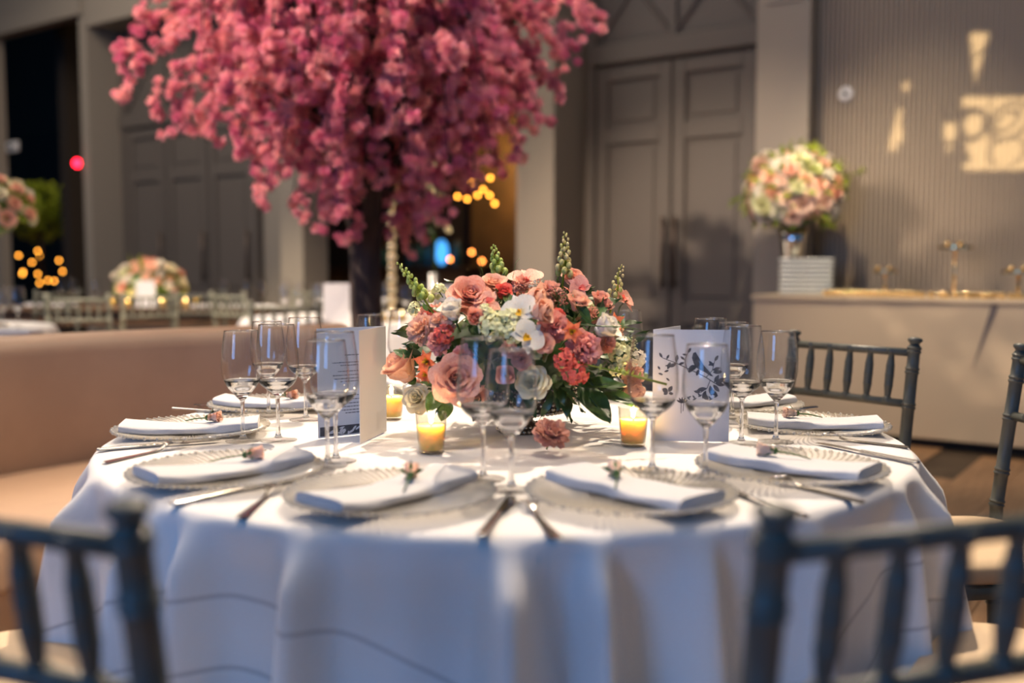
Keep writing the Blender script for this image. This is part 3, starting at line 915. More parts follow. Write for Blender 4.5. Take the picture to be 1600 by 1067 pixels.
CUT = [   # kind, handle end and tip in the picture, whose place
    ('knife', (752, 842), (794, 786), 'front left'), ('fork', (870, 845), (805, 770), 'front right'),
    ('knife', (272, 791), (432, 757), 'second from front on the left'), ('fork', (376, 812), (462, 742), 'front left'),
    ('knife', (155, 706), (300, 694), 'at the left edge'), ('fork', (162, 725), (318, 692), 'second from front on the left'),
    ('knife', (288, 642), (362, 648), 'far left by the sofa'), ('fork', (305, 634), (376, 641), 'at the left edge'),
    ('fork', (1352, 788), (1164, 744), 'second from front on the right'), ('knife', (1256, 812), (1172, 782), 'front right'),
    ('fork', (1420, 701), (1276, 685), 'at the right edge'), ('knife', (1432, 726), (1300, 700), 'second from front on the right'),
    ('knife', (1262, 640), (1190, 648), 'far right behind the menu'), ('fork', (1225, 634), (1166, 642), 'at the right edge, far side')]
for kind, h, tp, who in CUT:
    a = G(h[0], h[1], TZ); b_ = G(tp[0], tp[1], TZ); d = (b_ - a); d.z = 0; d.normalize()
    L0 = 0.105 if kind == 'knife' else 0.100
    c = a + d * L0
    if who == 'far left by the sofa' or who == 'far right behind the menu' or who.endswith('far side'): c = (a + b_) / 2
    o = (knifeP if kind == 'knife' else forkP).get()
    place(o, (c.x, c.y, CZ - 0.001), math.atan2(d.y, d.x) - PI / 2, 'polished steel table %s beside a charger, %s of the table' % (kind, who), 'cutlery on the round table')

GL = [  # px, py of the foot on the cloth, tall?
    (380, 690, 0, 'leftmost on the table, in front of the sofa'),
    (435, 689, 1, 'second from the left, tallest of the left cluster'),
    (420, 651, 0, 'behind the left pair, by the far left napkin'),
    (478, 657, 1, 'just left of the menu with text, behind'),
    (512, 729, 0, 'before the menu with text, nearer the camera'),
    (525, 722, 1, 'before the menu with text, just right of the other'),
    (755, 750, 1, 'before the flowers, left of the front pair'),
    (799, 767, 0, 'nearest the camera, before the flowers, right of the front pair'),
    (1019, 737, 1, 'left of the pair before the bird menu'),
    (1102, 747, 0, 'right of the pair before the bird menu'),
    (1158, 694, 1, 'right of the bird menu, left of the grey chair'),
    (1212, 692, 0, 'rightmost on the table, before the grey chair back'),
    (1144, 654, 0, 'behind the bird menu, at its right side'),
    (1108, 660, 1, 'behind the bird menu, rim showing above its edge')]
for (px, py, tall, lb) in GL:
    g = (tallP if tall else shortP).get(); p = G(px, py, TZ)
    place(g, (p.x, p.y, TZ + 0.0012), rnd.uniform(0, 6), ('tall' if tall else 'shorter') + ' clear wine glass ' + lb, 'wine glasses on the round table')
for (px, Y, tall, lb) in [(631, 2.60, 1, 'behind the flowers at their left side'), (578, 2.62, 0, 'behind the top edge of the menu with text'), (980, 2.62, 1, 'behind the flowers at their right side')]:
    g = (tallP if tall else shortP).get()
    place(g, ((px - 800) / FPX * Y, Y, TZ + 0.0012), 0, ('tall' if tall else 'shorter') + ' clear wine glass ' + lb, 'wine glasses on the round table')

# ---------------------------------------------------------------- menus
def panel(mb, A, B, h, th=0.0008, z0=0.0):
    A = Vector(A); B = Vector(B); d = (B - A).normalized(); n = Vector((-d.y, d.x, 0)) * th / 2
    vs = [A - n, B - n, B + n, A + n]; vs = [v + Vector((0, 0, z0)) for v in vs] + [v + Vector((0, 0, z0 + h)) for v in vs]
    mb.add(vs, [(0, 3, 2, 1), (4, 5, 6, 7), (0, 1, 5, 4), (1, 2, 6, 5), (2, 3, 7, 6), (3, 0, 4, 7)])
MH = 0.222
# left menu: spine at the right, back page to the left, cover towards the camera
mz = TZ + 0.0022
sp = G(604, 675, TZ); bl = G(495, 687, TZ); fr_ = G(563, 695, TZ)
mn = thing('menu_booklet', 'open white menu booklet with printed text lines, left of the flowers', 'menu', (sp.x, sp.y, mz))
rel = lambda p: Vector((p.x - sp.x, p.y - sp.y, 0))
b1 = rel(bl); f1 = rel(fr_)
b1 = b1.normalized() * 0.156; f1 = f1.normalized() * 0.156
m1 = MB(); panel(m1, (0, 0, 0), b1, MH); bp_ = m1.build('back_page', M['card'], mn, smooth=False)
m2 = MB(); panel(m2, (0, 0, 0), f1, MH); m2.build('cover', M['card'], mn, smooth=False)
def page_pt(A, Bd, u, v, off):       # point on a page: u along from the spine, v up, off out of the page
    d = Bd.normalized(); n = Vector((-d.y, d.x, 0))
    if n.y > 0: n = -n
    return A + d * u + Vector((0, 0, v)) + n * off
ink = MB()
rt = random.Random(5)
def dash(u0, u1, v, h):
    o = 0.0008
    q = [page_pt(Vector((0, 0, 0)), b1, u, vv, o) for u, vv in ((u0, v), (u1, v), (u1, v + h), (u0, v + h))]
    ink.add(q, [(0, 1, 2, 3)])
for v, half in ((0.165, 0.02), (0.150, 0.048), (0.144, 0.03), (0.132, 0.036), (0.124, 0.048), (0.117, 0.045), (0.111, 0.03), (0.082, 0.05), (0.074, 0.034), (0.066, 0.055), (0.059, 0.05), (0.052, 0.028), (0.046, 0.02)):
    u = 0.075 - half
    while u < 0.075 + half:
        l = rt.uniform(0.003, 0.009); dash(u, min(u + l, 0.075 + half), v, 0.0016); u += l + 0.0014
o = ink.build('printed_text', M['ink'], bp_, smooth=False); o['label'] = 'fine dark printed text lines'
bd_ = MB()
q = lambda u, v: page_pt(Vector((0, 0, 0)), b1, u, v, 0.0009)
bd_.add([q(0.004, 0.003), q(0.152, 0.003), q(0.152, 0.022), q(0.004, 0.022)], [(0, 1, 2, 3)])
bd_.build('printed_band', M['ink'], bp_, smooth=False)
lf = MB()
for k in range(16):
    u = rt.uniform(0.012, 0.145); v = rt.uniform(0.006, 0.018); a = rt.uniform(0, 3); l = rt.uniform(0.004, 0.009)
    pts = []
    for s_ in range(8):
        an = s_ * PI / 4
        x = l * math.cos(an); y = l * 0.35 * math.sin(an)
        pts.append(page_pt(Vector((0, 0, 0)), b1, u + x * math.cos(a) - y * math.sin(a), v + x * math.sin(a) * 0.7 + y * math.cos(a) * 0.7, 0.0013))
    lf.add(pts, [tuple(range(8))])
lf.build('leaf_print', M['card'], bp_, smooth=False)

# right menu: cover with the bird on a branch faces the camera, spine at its left
s2 = G(1019, 690, TZ); e2 = G(1133, 692, TZ); k2 = G(1074, 668, TZ)
m_ = thing('menu_booklet', 'white menu booklet with dark bird and branch print, right of the flowers', 'menu', (s2.x, s2.y, mz))
rel2 = lambda p: Vector((p.x - s2.x, p.y - s2.y, 0))
c1 = rel2(e2).normalized() * 0.150; b2 = rel2(k2).normalized() * 0.150
m1 = MB(); panel(m1, (0, 0, 0), c1, MH); cv = m1.build('cover', M['card'], m_, smooth=False)
m1 = MB(); panel(m1, (0, 0, 0), b2, MH); m1.build('back_page', M['card'], m_, smooth=False)
art = MB()
def poly(pts, off=0.0008):
    art.add([page_pt(Vector((0, 0, 0)), c1, u, v, off) for u, v in pts], [tuple(range(len(pts)))])
def pleaf(u, v, a, l, w=0.42, off=0.0008):
    pts = []
    for s_ in range(9):
        t = s_ / 8; pts.append((l * t, l * w * 0.5 * math.sin(PI * t) ** 0.8))
    for s_ in range(7, 0, -1):
        t = s_ / 8; pts.append((l * t, -l * w * 0.5 * math.sin(PI * t) ** 0.8))
    poly([(u + x * math.cos(a) - y * math.sin(a), v + x * math.sin(a) + y * math.cos(a)) for x, y in pts], off)
def pbranch(pts, w):
    for (a, b) in zip(pts[:-1], pts[1:]):
        dx, dy = b[0] - a[0], b[1] - a[1]; l = math.hypot(dx, dy); nx, ny = -dy / l * w, dx / l * w
        poly([(a[0] - nx, a[1] - ny), (b[0] - nx, b[1] - ny), (b[0] + nx, b[1] + ny), (a[0] + nx, a[1] + ny)], 0.0007)
S_ = 1.0
# main branch sweeping from upper left to lower right, and the bird sitting on it
pbranch([(0.024, 0.150), (0.045, 0.156), (0.066, 0.146), (0.088, 0.136), (0.104, 0.128), (0.122, 0.116)], 0.0009)
pbranch([(0.018, 0.166), (0.034, 0.160), (0.045, 0.156)], 0.0007)
pbranch([(0.066, 0.146), (0.062, 0.162), (0.068, 0.176)], 0.0007)
pbranch([(0.104, 0.128), (0.116, 0.142), (0.120, 0.160)], 0.0007)
pbranch([(0.112, 0.122), (0.106, 0.106), (0.094, 0.098)], 0.0008)
pbranch([(0.066, 0.146), (0.072, 0.136)], 0.0007)
poly([(0.078, 0.176), (0.083, 0.178), (0.0865, 0.172), (0.093, 0.162), (0.099, 0.152), (0.108, 0.142), (0.118, 0.130), (0.112, 0.131), (0.102, 0.138), (0.094, 0.142), (0.086, 0.146), (0.080, 0.154), (0.076, 0.166)], 0.0011)
pleaf(0.086, 0.150, R(200), 0.018, 0.6); pleaf(0.080, 0.146, R(215), 0.014, 0.5); pleaf(0.090, 0.144, R(250), 0.014, 0.5)
for (u, v, a, l) in [(0.018, 0.166, 120, 0.012), (0.026, 0.163, 60, 0.011), (0.034, 0.158, 250, 0.016), (0.045, 0.157, 80, 0.016), (0.046, 0.154, 200, 0.017), (0.050, 0.153, 20, 0.012), (0.04, 0.15, 180, 0.014),
                     (0.062, 0.162, 140, 0.011), (0.068, 0.176, 60, 0.012), (0.066, 0.172, 170, 0.009), (0.116, 0.142, 20, 0.016), (0.118, 0.150, 130, 0.014), (0.120, 0.160, 60, 0.014), (0.119, 0.156, 200, 0.012), (0.117, 0.138, 5, 0.019),
                     (0.122, 0.116, -10, 0.019), (0.122, 0.116, 30, 0.022), (0.120, 0.118, 60, 0.018), (0.118, 0.114, -50, 0.019), (0.112, 0.112, -80, 0.021), (0.106, 0.106, 190, 0.02), (0.104, 0.102, -110, 0.018), (0.112, 0.104, -40, 0.02), (0.094, 0.098, 170, 0.014),
                     (0.100, 0.097, -60, 0.018), (0.014, 0.142, 120, 0.009), (0.022, 0.138, 20, 0.010), (0.020, 0.132, 160, 0.010), (0.026, 0.126, -40, 0.009)]:
    pleaf(u, v, R(a), l)
# butterfly low on the left
pleaf(0.030, 0.098, R(150), 0.013, 0.75); pleaf(0.030, 0.098, R(210), 0.010, 0.7); pleaf(0.031, 0.098, R(60), 0.014, 0.6); pleaf(0.031, 0.096, R(-10), 0.010, 0.6)
# a pale branch under the bird
for k in range(12):
    pleaf(0.068 + 0.0052 * k, 0.086 - 0.004 * math.sin(k), R(30 + 100 * (k % 2)), 0.009, 0.4)
pbranch([(0.056, 0.078), (0.056, 0.056)], 0.0006); pbranch([(0.061, 0.078), (0.060, 0.060)], 0.0006)
for a in (60, 90, 120, 150, 30): pleaf(0.058, 0.076, R(a), 0.013, 0.3)
o = art.build('bird_print', M['ink'], cv, smooth=False); o['label'] = 'dark grey print of a bird among leaves'

# ---------------------------------------------------------------- votive candles
def make_votive():
    t = thing('votive_candle', 'x', 'candle')
    prof = [(0.0, 0.0), (0.0215, 0.0), (0.0235, 0.002), (0.0270, 0.040), (0.0295, 0.073), (0.0300, 0.076), (0.0288, 0.076), (0.0260, 0.040), (0.0222, 0.006), (0.0, 0.006)]
    MB().lathe(prof, 40, wob=lambda a, z: 1 + (0.012 if 0.004 < z < 0.07 else 0) * math.cos(20 * a)).build('glass_cup', M['cutglass'], t)
    MB().lathe([(0.0, 0.0065), (0.0215, 0.0065), (0.0250, 0.038), (0.0262, 0.0525), (0.0240, 0.0515), (0.012, 0.049), (0.0, 0.0485)], 28).build('wax', M['wax'], t)
    MB().tube([(0, 0, 0.047), (0.0006, 0, 0.056)], 0.0008, 6).build('wick', M['wick'], t)
    MB().lathe([(0.0, 0.054), (0.0028, 0.057), (0.0040, 0.061), (0.0030, 0.067), (0.0012, 0.073), (0.0, 0.077)], 12).build('flame', M['flame'], t)
    return t
votive = Proto(make_votive())
for (px, py, lb) in [(674, 708, 'in front of the flowers, left of the wine glass pair'), (989, 697, 'at the right of the flowers, before the bird menu'), (612, 655, 'half hidden behind the menu with text')]:
    v = votive.get(); p = G(px, py, TZ)
    place(v, (p.x, p.y, TZ + 0.0012), rnd.uniform(0, 3), 'lit votive candle ' + lb, 'votive candles on the round table')
    lamp('candle_flame', 'POINT', (p.x, p.y, TZ + 0.0685), 0.9, (1.0, 0.6, 0.25), size=0.006)

# ---------------------------------------------------------------- floral centrepiece
fx = (815 - 800) / FPX * 2.08
FC = Vector((fx, 2.085, TZ + 0.0015))
fcp = thing('floral_centerpiece', 'low lush arrangement of pink, coral and cream flowers in the middle of the round table', 'flowers', FC)
def vase_bump(a, z): return 1.0
# compote: foot and bowl with rows of raised beads
MB().lathe([(0.0, 0.0), (0.050, 0.0), (0.052, 0.004), (0.046, 0.010), (0.026, 0.020), (0.024, 0.028), (0.050, 0.038), (0.090, 0.050), (0.112, 0.070), (0.120, 0.100), (0.118, 0.118), (0.112, 0.118), (0.112, 0.100), (0.0, 0.095)], 48).build('vase', M['vase_dark'], fcp)
bd = MB()
for row in range(7):
    z = 0.047 + row * 0.0105
    rr0 = 0.080 + 0.040 * math.sin(min(1, (row + 1.2) / 6.0) * PI / 2)
    n = 52
    for k in range(n):
        a = 2 * PI * (k + 0.5 * (row % 2)) / n
        bd.ball((rr0 * math.cos(a), rr0 * math.sin(a), z), (0.0050, 0.0050, 0.0046), 6, 4)
for row in range(2):
    for k in range(30):
        a = 2 * PI * (k + 0.5 * row) / 30
        bd.ball(((0.050 - 0.006 * row) * math.cos(a), (0.050 - 0.006 * row) * math.sin(a), 0.005 + row * 0.008), 0.0042, 6, 4)
o = bd.build('bead_pattern', M['vase'], fcp); o['kind'] = 'stuff'
DC = Vector((FC.x - 0.005, FC.y, 0.935)); DA, DB, DCz = 0.262, 0.235, 0.150
def dome(px, py, out=0.0):
    d = ray(px, py); o = Vector((0, 0, CAMZ))
    sx = Vector((1 / DA, 1 / DB, 1 / DCz))
    oo = Vector([(o[i] - DC[i]) * sx[i] for i in range(3)]); dd = Vector([d[i] * sx[i] for i in range(3)])
    A = dd.dot(dd); Bq = 2 * oo.dot(dd); Cq = oo.dot(oo) - 1
    disc = Bq * Bq - 4 * A * Cq
    if disc > 0: k = (-Bq - math.sqrt(disc)) / (2 * A)
    else: k = -Bq / (2 * A)
    p = o + d * (k - out)
    return p
def flower(kind, col, px, py, rpx, name=None, face=0.5, out=0.0, dirv=None, var=0, up=0.25):
    p = dome(px, py, out)
    s = rpx / FPX * p.y
    nrm = Vector(((p.x - DC.x) / DA, (p.y - DC.y) / DB, (p.z - DC.z) / DCz))
    if nrm.length > 0: nrm.normalize()
    d = dirv if dirv is not None else (nrm + Vector((0, -face, up)))
    d = Vector(d).normalized()
    back = {'rose': 0.35, 'bud': 0.5, 'carnation': 0.45, 'stock': 0.35, 'lily': 0.4, 'filler': 0.3}.get(kind, 0.3)
    sc = {'rose': 1.05, 'bud': 1.25, 'carnation': 1.0, 'stock': 1.05, 'lily': 1.1, 'filler': 1.0}[kind]
    p = p - d * s * back
    nm = name or {'rose': 'rose', 'bud': 'rose', 'carnation': 'carnation', 'stock': 'stock_flower', 'lily': 'lily', 'filler': 'filler_spray'}[kind]
    return put(nm, flower_mesh(kind, col, var), p - FC, d, s * sc, rnd.uniform(0, 6), fcp)
V = Vector
FL = [
    ('rose', 'rose_pink', 735, 460, 36, {'dirv': V((0.15, -0.75, 0.7)), 'out': 0.03}),
    ('rose', 'rose_dusty', 714, 590, 40, {'dirv': V((0.1, -0.95, 0.25)), 'out': 0.03}),
    ('bud', 'rose_peach', 630, 578, 34, {'dirv': V((-0.55, -0.35, 0.75)), 'out': 0.0}),
    ('rose', 'rose_cream', 651, 622, 24, {'dirv': V((-0.3, -0.8, 0.3)), 'out': 0.05}),
    ('rose', 'rose_cream', 831, 596, 27, {'dirv': V((-0.2, -0.85, 0.4)), 'out': 0.0}),
    ('rose', 'rose_pink', 851, 535, 16, {'dirv': V((0.05, -0.95, 0.3)), 'out': 0.02}),
    ('bud', 'rose_white', 707, 487, 23, {'dirv': V((-0.25, -0.35, 0.85)), 'out': 0.035}),
    ('bud', 'rose_white', 944, 513, 25, {'dirv': V((0.7, -0.4, 0.55)), 'out': 0.01}),
    ('rose', 'salmon', 899, 431, 20, {'dirv': V((0.35, -0.4, 0.8)), 'out': 0.0}),
    ('bud', 'rose_peach', 903, 475, 21, {'dirv': V((0.2, -0.5, 0.8)), 'out': 0.01}),
    ('bud', 'salmon', 937, 470, 17, {'dirv': V((0.25, -0.4, 0.9)), 'out': 0.0}),
    ('bud', 'rose_pink', 741, 498, 18, {'dirv': V((0.3, -0.7, 0.4)), 'out': 0.03}),
    ('rose', 'rose_peach', 772, 442, 24, {'dirv': V((0.1, -0.5, 0.85)), 'out': 0.0}),
    ('bud', 'coral', 786, 458, 16, {'dirv': V((0.2, -0.6, 0.6))}),
    ('bud', 'rose_peach', 832, 468, 26, {'dirv': V((0.85, -0.35, 0.1)), 'out': 0.03}),
    ('bud', 'rose_peach', 843, 488, 24, {'dirv': V((0.8, -0.5, 0.15)), 'out': 0.05}),
    ('carnation', 'rose_peach', 655, 512, 28, {}),
    ('carnation', 'carn_pink', 683, 533, 22, {}),
    ('carnation', 'carn_pink', 866, 507, 30, {'out': 0.01}),
    ('carnation', 'carn_pink', 915, 543, 33, {'out': 0.01}),
    ('carnation', 'salmon', 860, 450, 22, {}),
    ('filler', 'dried', 873, 462, 20, {'out': 0.015}),
    ('filler', 'rose_white', 838, 445, 14, {}),
    ('stock', 'coral', 692, 520, 18, {'out': 0.01}),
    ('lily', 'orange', 664, 565, 20, {'out': 0.0}),
    ('lily', 'orange', 663, 586, 16, {'out': 0.0}),
    ('stock', 'coral', 884, 562, 20, {'out': 0.01}), ('stock', 'coral', 900, 582, 24, {'out': 0.015}),
    ('lily', 'orange', 894, 518, 19, {'out': 0.02, 'dirv': V((-0.1, -0.9, 0.2))}),
    ('lily', 'orange', 963, 503, 18, {}),
    ('carnation', 'coral', 873, 490, 13, {}),
    ('carnation', 'carn_pink', 720, 555, 20, {}),
    ('carnation', 'salmon', 815, 560, 20, {}), ('bud', 'rose_dusty', 790, 585, 18, {'dirv': V((0, -0.8, 0.1))}),
    ('carnation', 'rose_dusty', 795, 545, 16, {}),
    ('carnation', 'rose_peach', 994, 588, 26, {'out': 0.01}), ('bud', 'rose_peach', 985, 616, 22, {'dirv': V((0.6, -0.5, -0.2))}),
    ('stock', 'lemon', 972, 552, 20, {}), ('stock', 'rose_white', 1000, 560, 15, {}), ('stock', 'lemon', 965, 575, 14, {}),
    ('filler', 'lemon', 985, 540, 16, {}),
    ('stock', 'lemon', 770, 508, 26, {'out': 0.03}), ('stock', 'lemon', 795, 498, 22, {'out': 0.03}), ('stock', 'lemon', 757, 488, 17, {'out': 0.03}), ('stock', 'lemon', 800, 518, 20, {'out': 0.03}),
    ('rose', 'rose_dusty', 860, 662, 26, {'dirv': V((0.1, -0.55, 0.75)), 'out': 0.0}),
    ('carnation', 'lemon', 838, 552, 11, {}),
    ('carnation', 'salmon', 720, 440 + 20, 18, {}), ('stock', 'rose_white', 663, 462, 14, {}), ('stock', 'lemon', 684, 452, 15, {}), ('stock', 'lemon', 645, 480, 12, {}),
    ('bud', 'salmon', 945, 478, 14, {}), ('stock', 'rose_peach', 700, 505, 14, {}), ('carnation', 'salmon', 930, 490, 16, {}),
    ('carnation', 'rose_peach', 684, 500, 18, {}), ('rose', 'salmon', 745, 620, 18, {}), ('carnation', 'rose_pink', 950, 535, 18, {}),
    ('carnation', 'rose_pink', 815, 440, 18, {}),
]
for kind, col, px, py, r, kw in FL:
    kw = dict(kw)
    if (px, py) == (860, 662):      # the rose that hangs out over the cloth
        p = G(860, 683, TZ + 0.035); s = 0.037
        put('rose', flower_mesh('carnation', 'rose_dusty', 3), V((p.x, p.y, TZ + 0.036)) - FC, V((0.2, -0.5, 0.8)), s, 0.5, fcp)
        continue
    flower(kind, col, px, py, r, **kw)
# flowers on the far side of the arrangement
rr = random.Random(21)
for k in range(26):
    a = R(rr.uniform(15, 165)); el = R(rr.uniform(0, 65))
    nrm = V((math.cos(a) * math.cos(el), math.sin(a) * math.cos(el), math.sin(el)))
    p = V((DC.x + DA * 0.86 * nrm.x, DC.y + DB * 0.86 * nrm.y, DC.z + DCz * 0.8 * nrm.z))
    kind, col = rr.choice([('rose', 'rose_pink'), ('carnation', 'salmon'), ('rose', 'rose_cream'), ('carnation', 'rose_peach'), ('stock', 'coral'), ('stock', 'lemon')])
    put({'stock': 'stock_flower'}.get(kind, kind), flower_mesh(kind, col), p - FC, nrm + V((0, 0, 0.3)), rr.uniform(0.026, 0.042), rr.uniform(0, 6), fcp)
# orchids
def orchid(px, py, s, d, spin, cols, out=0.04):
    p = dome(px, py, out)
    root = bpy.data.objects.new('orchid', None); COL.objects.link(root); root.parent = fcp; root.empty_display_size = 0.02
    root.matrix_local = axis_mat(p - FC, d, spin, s)
    def pt(name, ang, tilt, w, h, m, cup=0.2, curl=0.15, point=0):
        mb = MB(); add_petal(mb, Matrix.Rotation(ang, 4, 'Z') @ Matrix.Rotation(-R(tilt), 4, 'X'), w, h, cup, curl, 0.02, 6, 6, point)
        mb.build(name, M[m], root)
    for a in (-PI / 2 + 0.35, PI / 2 - 0.35): pt('petal', a, 72, 0.55, 0.95, cols[0])
    for a in (0, 2.3, -2.3): pt('petal', a, 78, 0.34, 0.98, cols[0], point=0.05)
    mb = MB()
    add_petal(mb, Matrix.Rotation(PI, 4, 'Z') @ Matrix.Rotation(-R(35), 4, 'X'), 0.22, 0.5, 0.8, 0.3, 0.03, 4, 4)
    mb.ball((0, 0, 0.12), 0.09, 8, 5)
    mb.build('lip', M[cols[1]], root)
    MB().tube([(0, 0, 0), (0.1, 0.2, -0.8)], 0.05, 5).build('stem', M['leaf'], root)
orchid(812, 487, 0.040, V((-0.35, -0.8, 0.45)), 0.5, ('rose_white', 'yellow'), 0.035)
orchid(824, 526, 0.036, V((0.25, -0.9, 0.25)), -0.9, ('rose_white', 'yellow'), 0.03)
orchid(822, 438, 0.042, V((0.0, -0.45, 0.8)), 0.2, ('salmon', 'coral'), 0.0)
orchid(972, 466, 0.036, V((0.7, -0.4, 0.5)), -0.6, ('salmon', 'coral'), 0.0)
orchid(905, 450, 0.03, V((0.3, -0.7, 0.3)), 0.9, ('carn_pink', 'coral'), 0.0)
orchid(762, 475, 0.034, V((-0.1, -0.7, 0.6)), 1.9, ('salmon', 'coral'), 0.0)

# snapdragon spikes
def spike(base, tip, Y0, nb, col, name='snapdragon_spike', rb=0.0062):
    A = D(base[0], base[1], Y0); B = D(tip[0], tip[1], Y0)
    L_ = (B - A).length
    mb = MB()
    bend = V((0, 0, 0))
    pts = [A.lerp(B, q / 6) + V((0.004 * math.sin(q), 0.004 * math.cos(q * 1.3), 0)) - FC for q in range(7)]
    mb.tube([A + (A - B) * 0.35 - FC] + pts, [0.0024] + [0.0024 - 0.0003 * q for q in range(7)], 6)
    mb.mi = 1
    for k in range(nb):
        t = 0.02 + 0.98 * (k / (nb - 1)); a = k * 2.39996
        c = A.lerp(B, t); s = rb * (1.15 - 0.82 * t)
        off = V((math.cos(a), math.sin(a), 0.25)) * (0.0115 * (1.15 - 0.85 * t) + 0.0008)
        mb.ball(c + off - FC, (s, s, s * 1.35), 7, 5)
    for k in range(8):
        t = 0.02 + 0.4 * k / 8; a = k * 2.1 + 1
        c = A.lerp(B, t) - FC
        X = axis_mat(c, V((math.cos(a), math.sin(a), 0.9)), 0, 1)
        mb.mi = 0; add_petal(mb, X, 0.0028, 0.017, 0.2, 0.1, 0, 2, 3, 0.3)
    return mb.build(name, [M['leaf_lime'], M[col]], fcp)
spike((880, 432), (884, 364), 2.06, 26, 'budtan')
spike((779, 428), (771, 384), 2.10, 20, 'bud')
spike((664, 470), (624, 412), 2.03, 26, 'bud')
spike((958, 470), (972, 415), 2.06, 20, 'budtan', rb=0.005)
spike((782, 522), (757, 478), 1.90, 18, 'bud', rb=0.006)
spike((1000, 590), (880, 560), 1.86, 10, 'bud', rb=0.004)
# broad leaves, each one its own
def big_leaf(px0, py0, px1, py1, Y0, Y1, width, col='leaf_dark', bend=0.15):
    A = D(px0, py0, Y0); B = D(px1, py1, Y1); L_ = (B - A).length
    me = leaf_mesh(col, 1.0, round(width / L_, 2), bend)
    o = link('leaf', me, fcp)
    d = (B - A).normalized(); nrm = V((0.1, -0.75, 0.65)); nrm = (nrm - d * nrm.dot(d)).normalized(); x = nrm.cross(d) * -1
    mt = Matrix((( x.x, nrm.x, d.x, 0), (x.y, nrm.y, d.y, 0), (x.z, nrm.z, d.z, 0), (0, 0, 0, 1)))
    o.matrix_local = Matrix.Translation(A - FC) @ mt @ Matrix.Scale(L_, 4)
    return o
big_leaf(905, 602, 955, 654, 1.94, 1.88, 0.030)
big_leaf(930, 610, 1006, 630, 1.96, 1.92, 0.016)
big_leaf(880, 600, 872, 640, 1.93, 1.90, 0.012)
big_leaf(900, 600, 975, 595, 1.93, 1.88, 0.016, 'leaf')
big_leaf(905, 505, 948, 478, 1.94, 1.93, 0.015, 'leaf')
big_leaf(800, 480, 788, 452, 1.92, 1.94, 0.012, 'leaf')
big_leaf(690, 610, 668, 640, 1.92, 1.88, 0.020)
big_leaf(700, 625, 690, 655, 1.92, 1.88, 0.018)
big_leaf(760, 620, 740, 655, 1.90, 1.86, 0.020)
big_leaf(820, 615, 838, 650, 1.93, 1.90, 0.012)
big_leaf(960, 520, 975, 490, 1.95, 1.97, 0.012, 'leaf')
big_leaf(735, 505, 750, 530, 1.90, 1.88, 0.013, 'leaf_dark')
big_leaf(645, 560, 615, 545, 1.98, 1.98, 0.012, 'leaf')
big_leaf(900, 470, 925, 505, 1.92, 1.90, 0.012, 'leaf_dark')
big_leaf(850, 590, 835, 625, 1.90, 1.87, 0.016, 'leaf_dark')
# fern tips, grass blades
fb = MB()
A = D(758, 440, 2.06); B = D(745, 392, 2.06)
fb.tube([A - FC, B - FC], [0.001, 0.0004], 4)
for k in range(14):
    t = k / 14; c = A.lerp(B, t) - FC; l = 0.016 * (1.05 - t)
    for sgn in (-1, 1):
        add_petal(fb, axis_mat(c, V((sgn, 0.1, 0.25)), 0, 1), 0.0022, l, 0.1, 0.0, 0, 1, 2, 0.3)
fb.build('fern', M['leaf'], fcp)
gb = MB()
gb.tube([D(880, 505, 1.88) - FC, D(930, 509, 1.86) - FC, D(980, 511, 1.86) - FC, D(1008, 517, 1.87) - FC], [0.0016, 0.0014, 0.0011, 0.0004], 5)
gb.tube([D(800, 440, 2.02) - FC, D(806, 410, 2.03) - FC, D(812, 403, 2.04) - FC], [0.0008, 0.0006, 0.0003], 4)
gb.tube([D(890, 600, 1.92) - FC, D(905, 630, 1.90) - FC, D(914, 646, 1.90) - FC], [0.0010, 0.0008, 0.0003], 4)
gb.build('grass_blades', M['leaf'], fcp)
# the green mass that carries the flowers
fo = MB(); rr = random.Random(4)
for k in range(330):
    a = rr.uniform(0, 2 * PI); el = math.asin(rr.uniform(-0.75, 0.95)); q = rr.uniform(0.62, 0.93)
    nrm = V((math.cos(a) * math.cos(el), math.sin(a) * math.cos(el), math.sin(el)))
    p = V((DA * q * nrm.x, DB * q * nrm.y, DCz * q * nrm.z)) + DC - FC
    if p.z < 0.045: continue
    d = (nrm + V((rr.uniform(-0.8, 0.8), rr.uniform(-0.8, 0.8), rr.uniform(-0.6, 0.5)))).normalized()
    add_petal(fo, axis_mat(p, d, rr.uniform(0, 6), 1), rr.uniform(0.007, 0.013), rr.uniform(0.035, 0.06), 0.2, 0.25, 0.002, 2, 4, 0.15)
o = fo.build('foliage', M['leaf_dark'], fcp); o['kind'] = 'stuff'
core = MB().ball(DC - FC + V((0, 0, -0.01)), (0.165, 0.155, 0.105), 20, 12).build('foam_core', M['leaf_dark'], fcp)

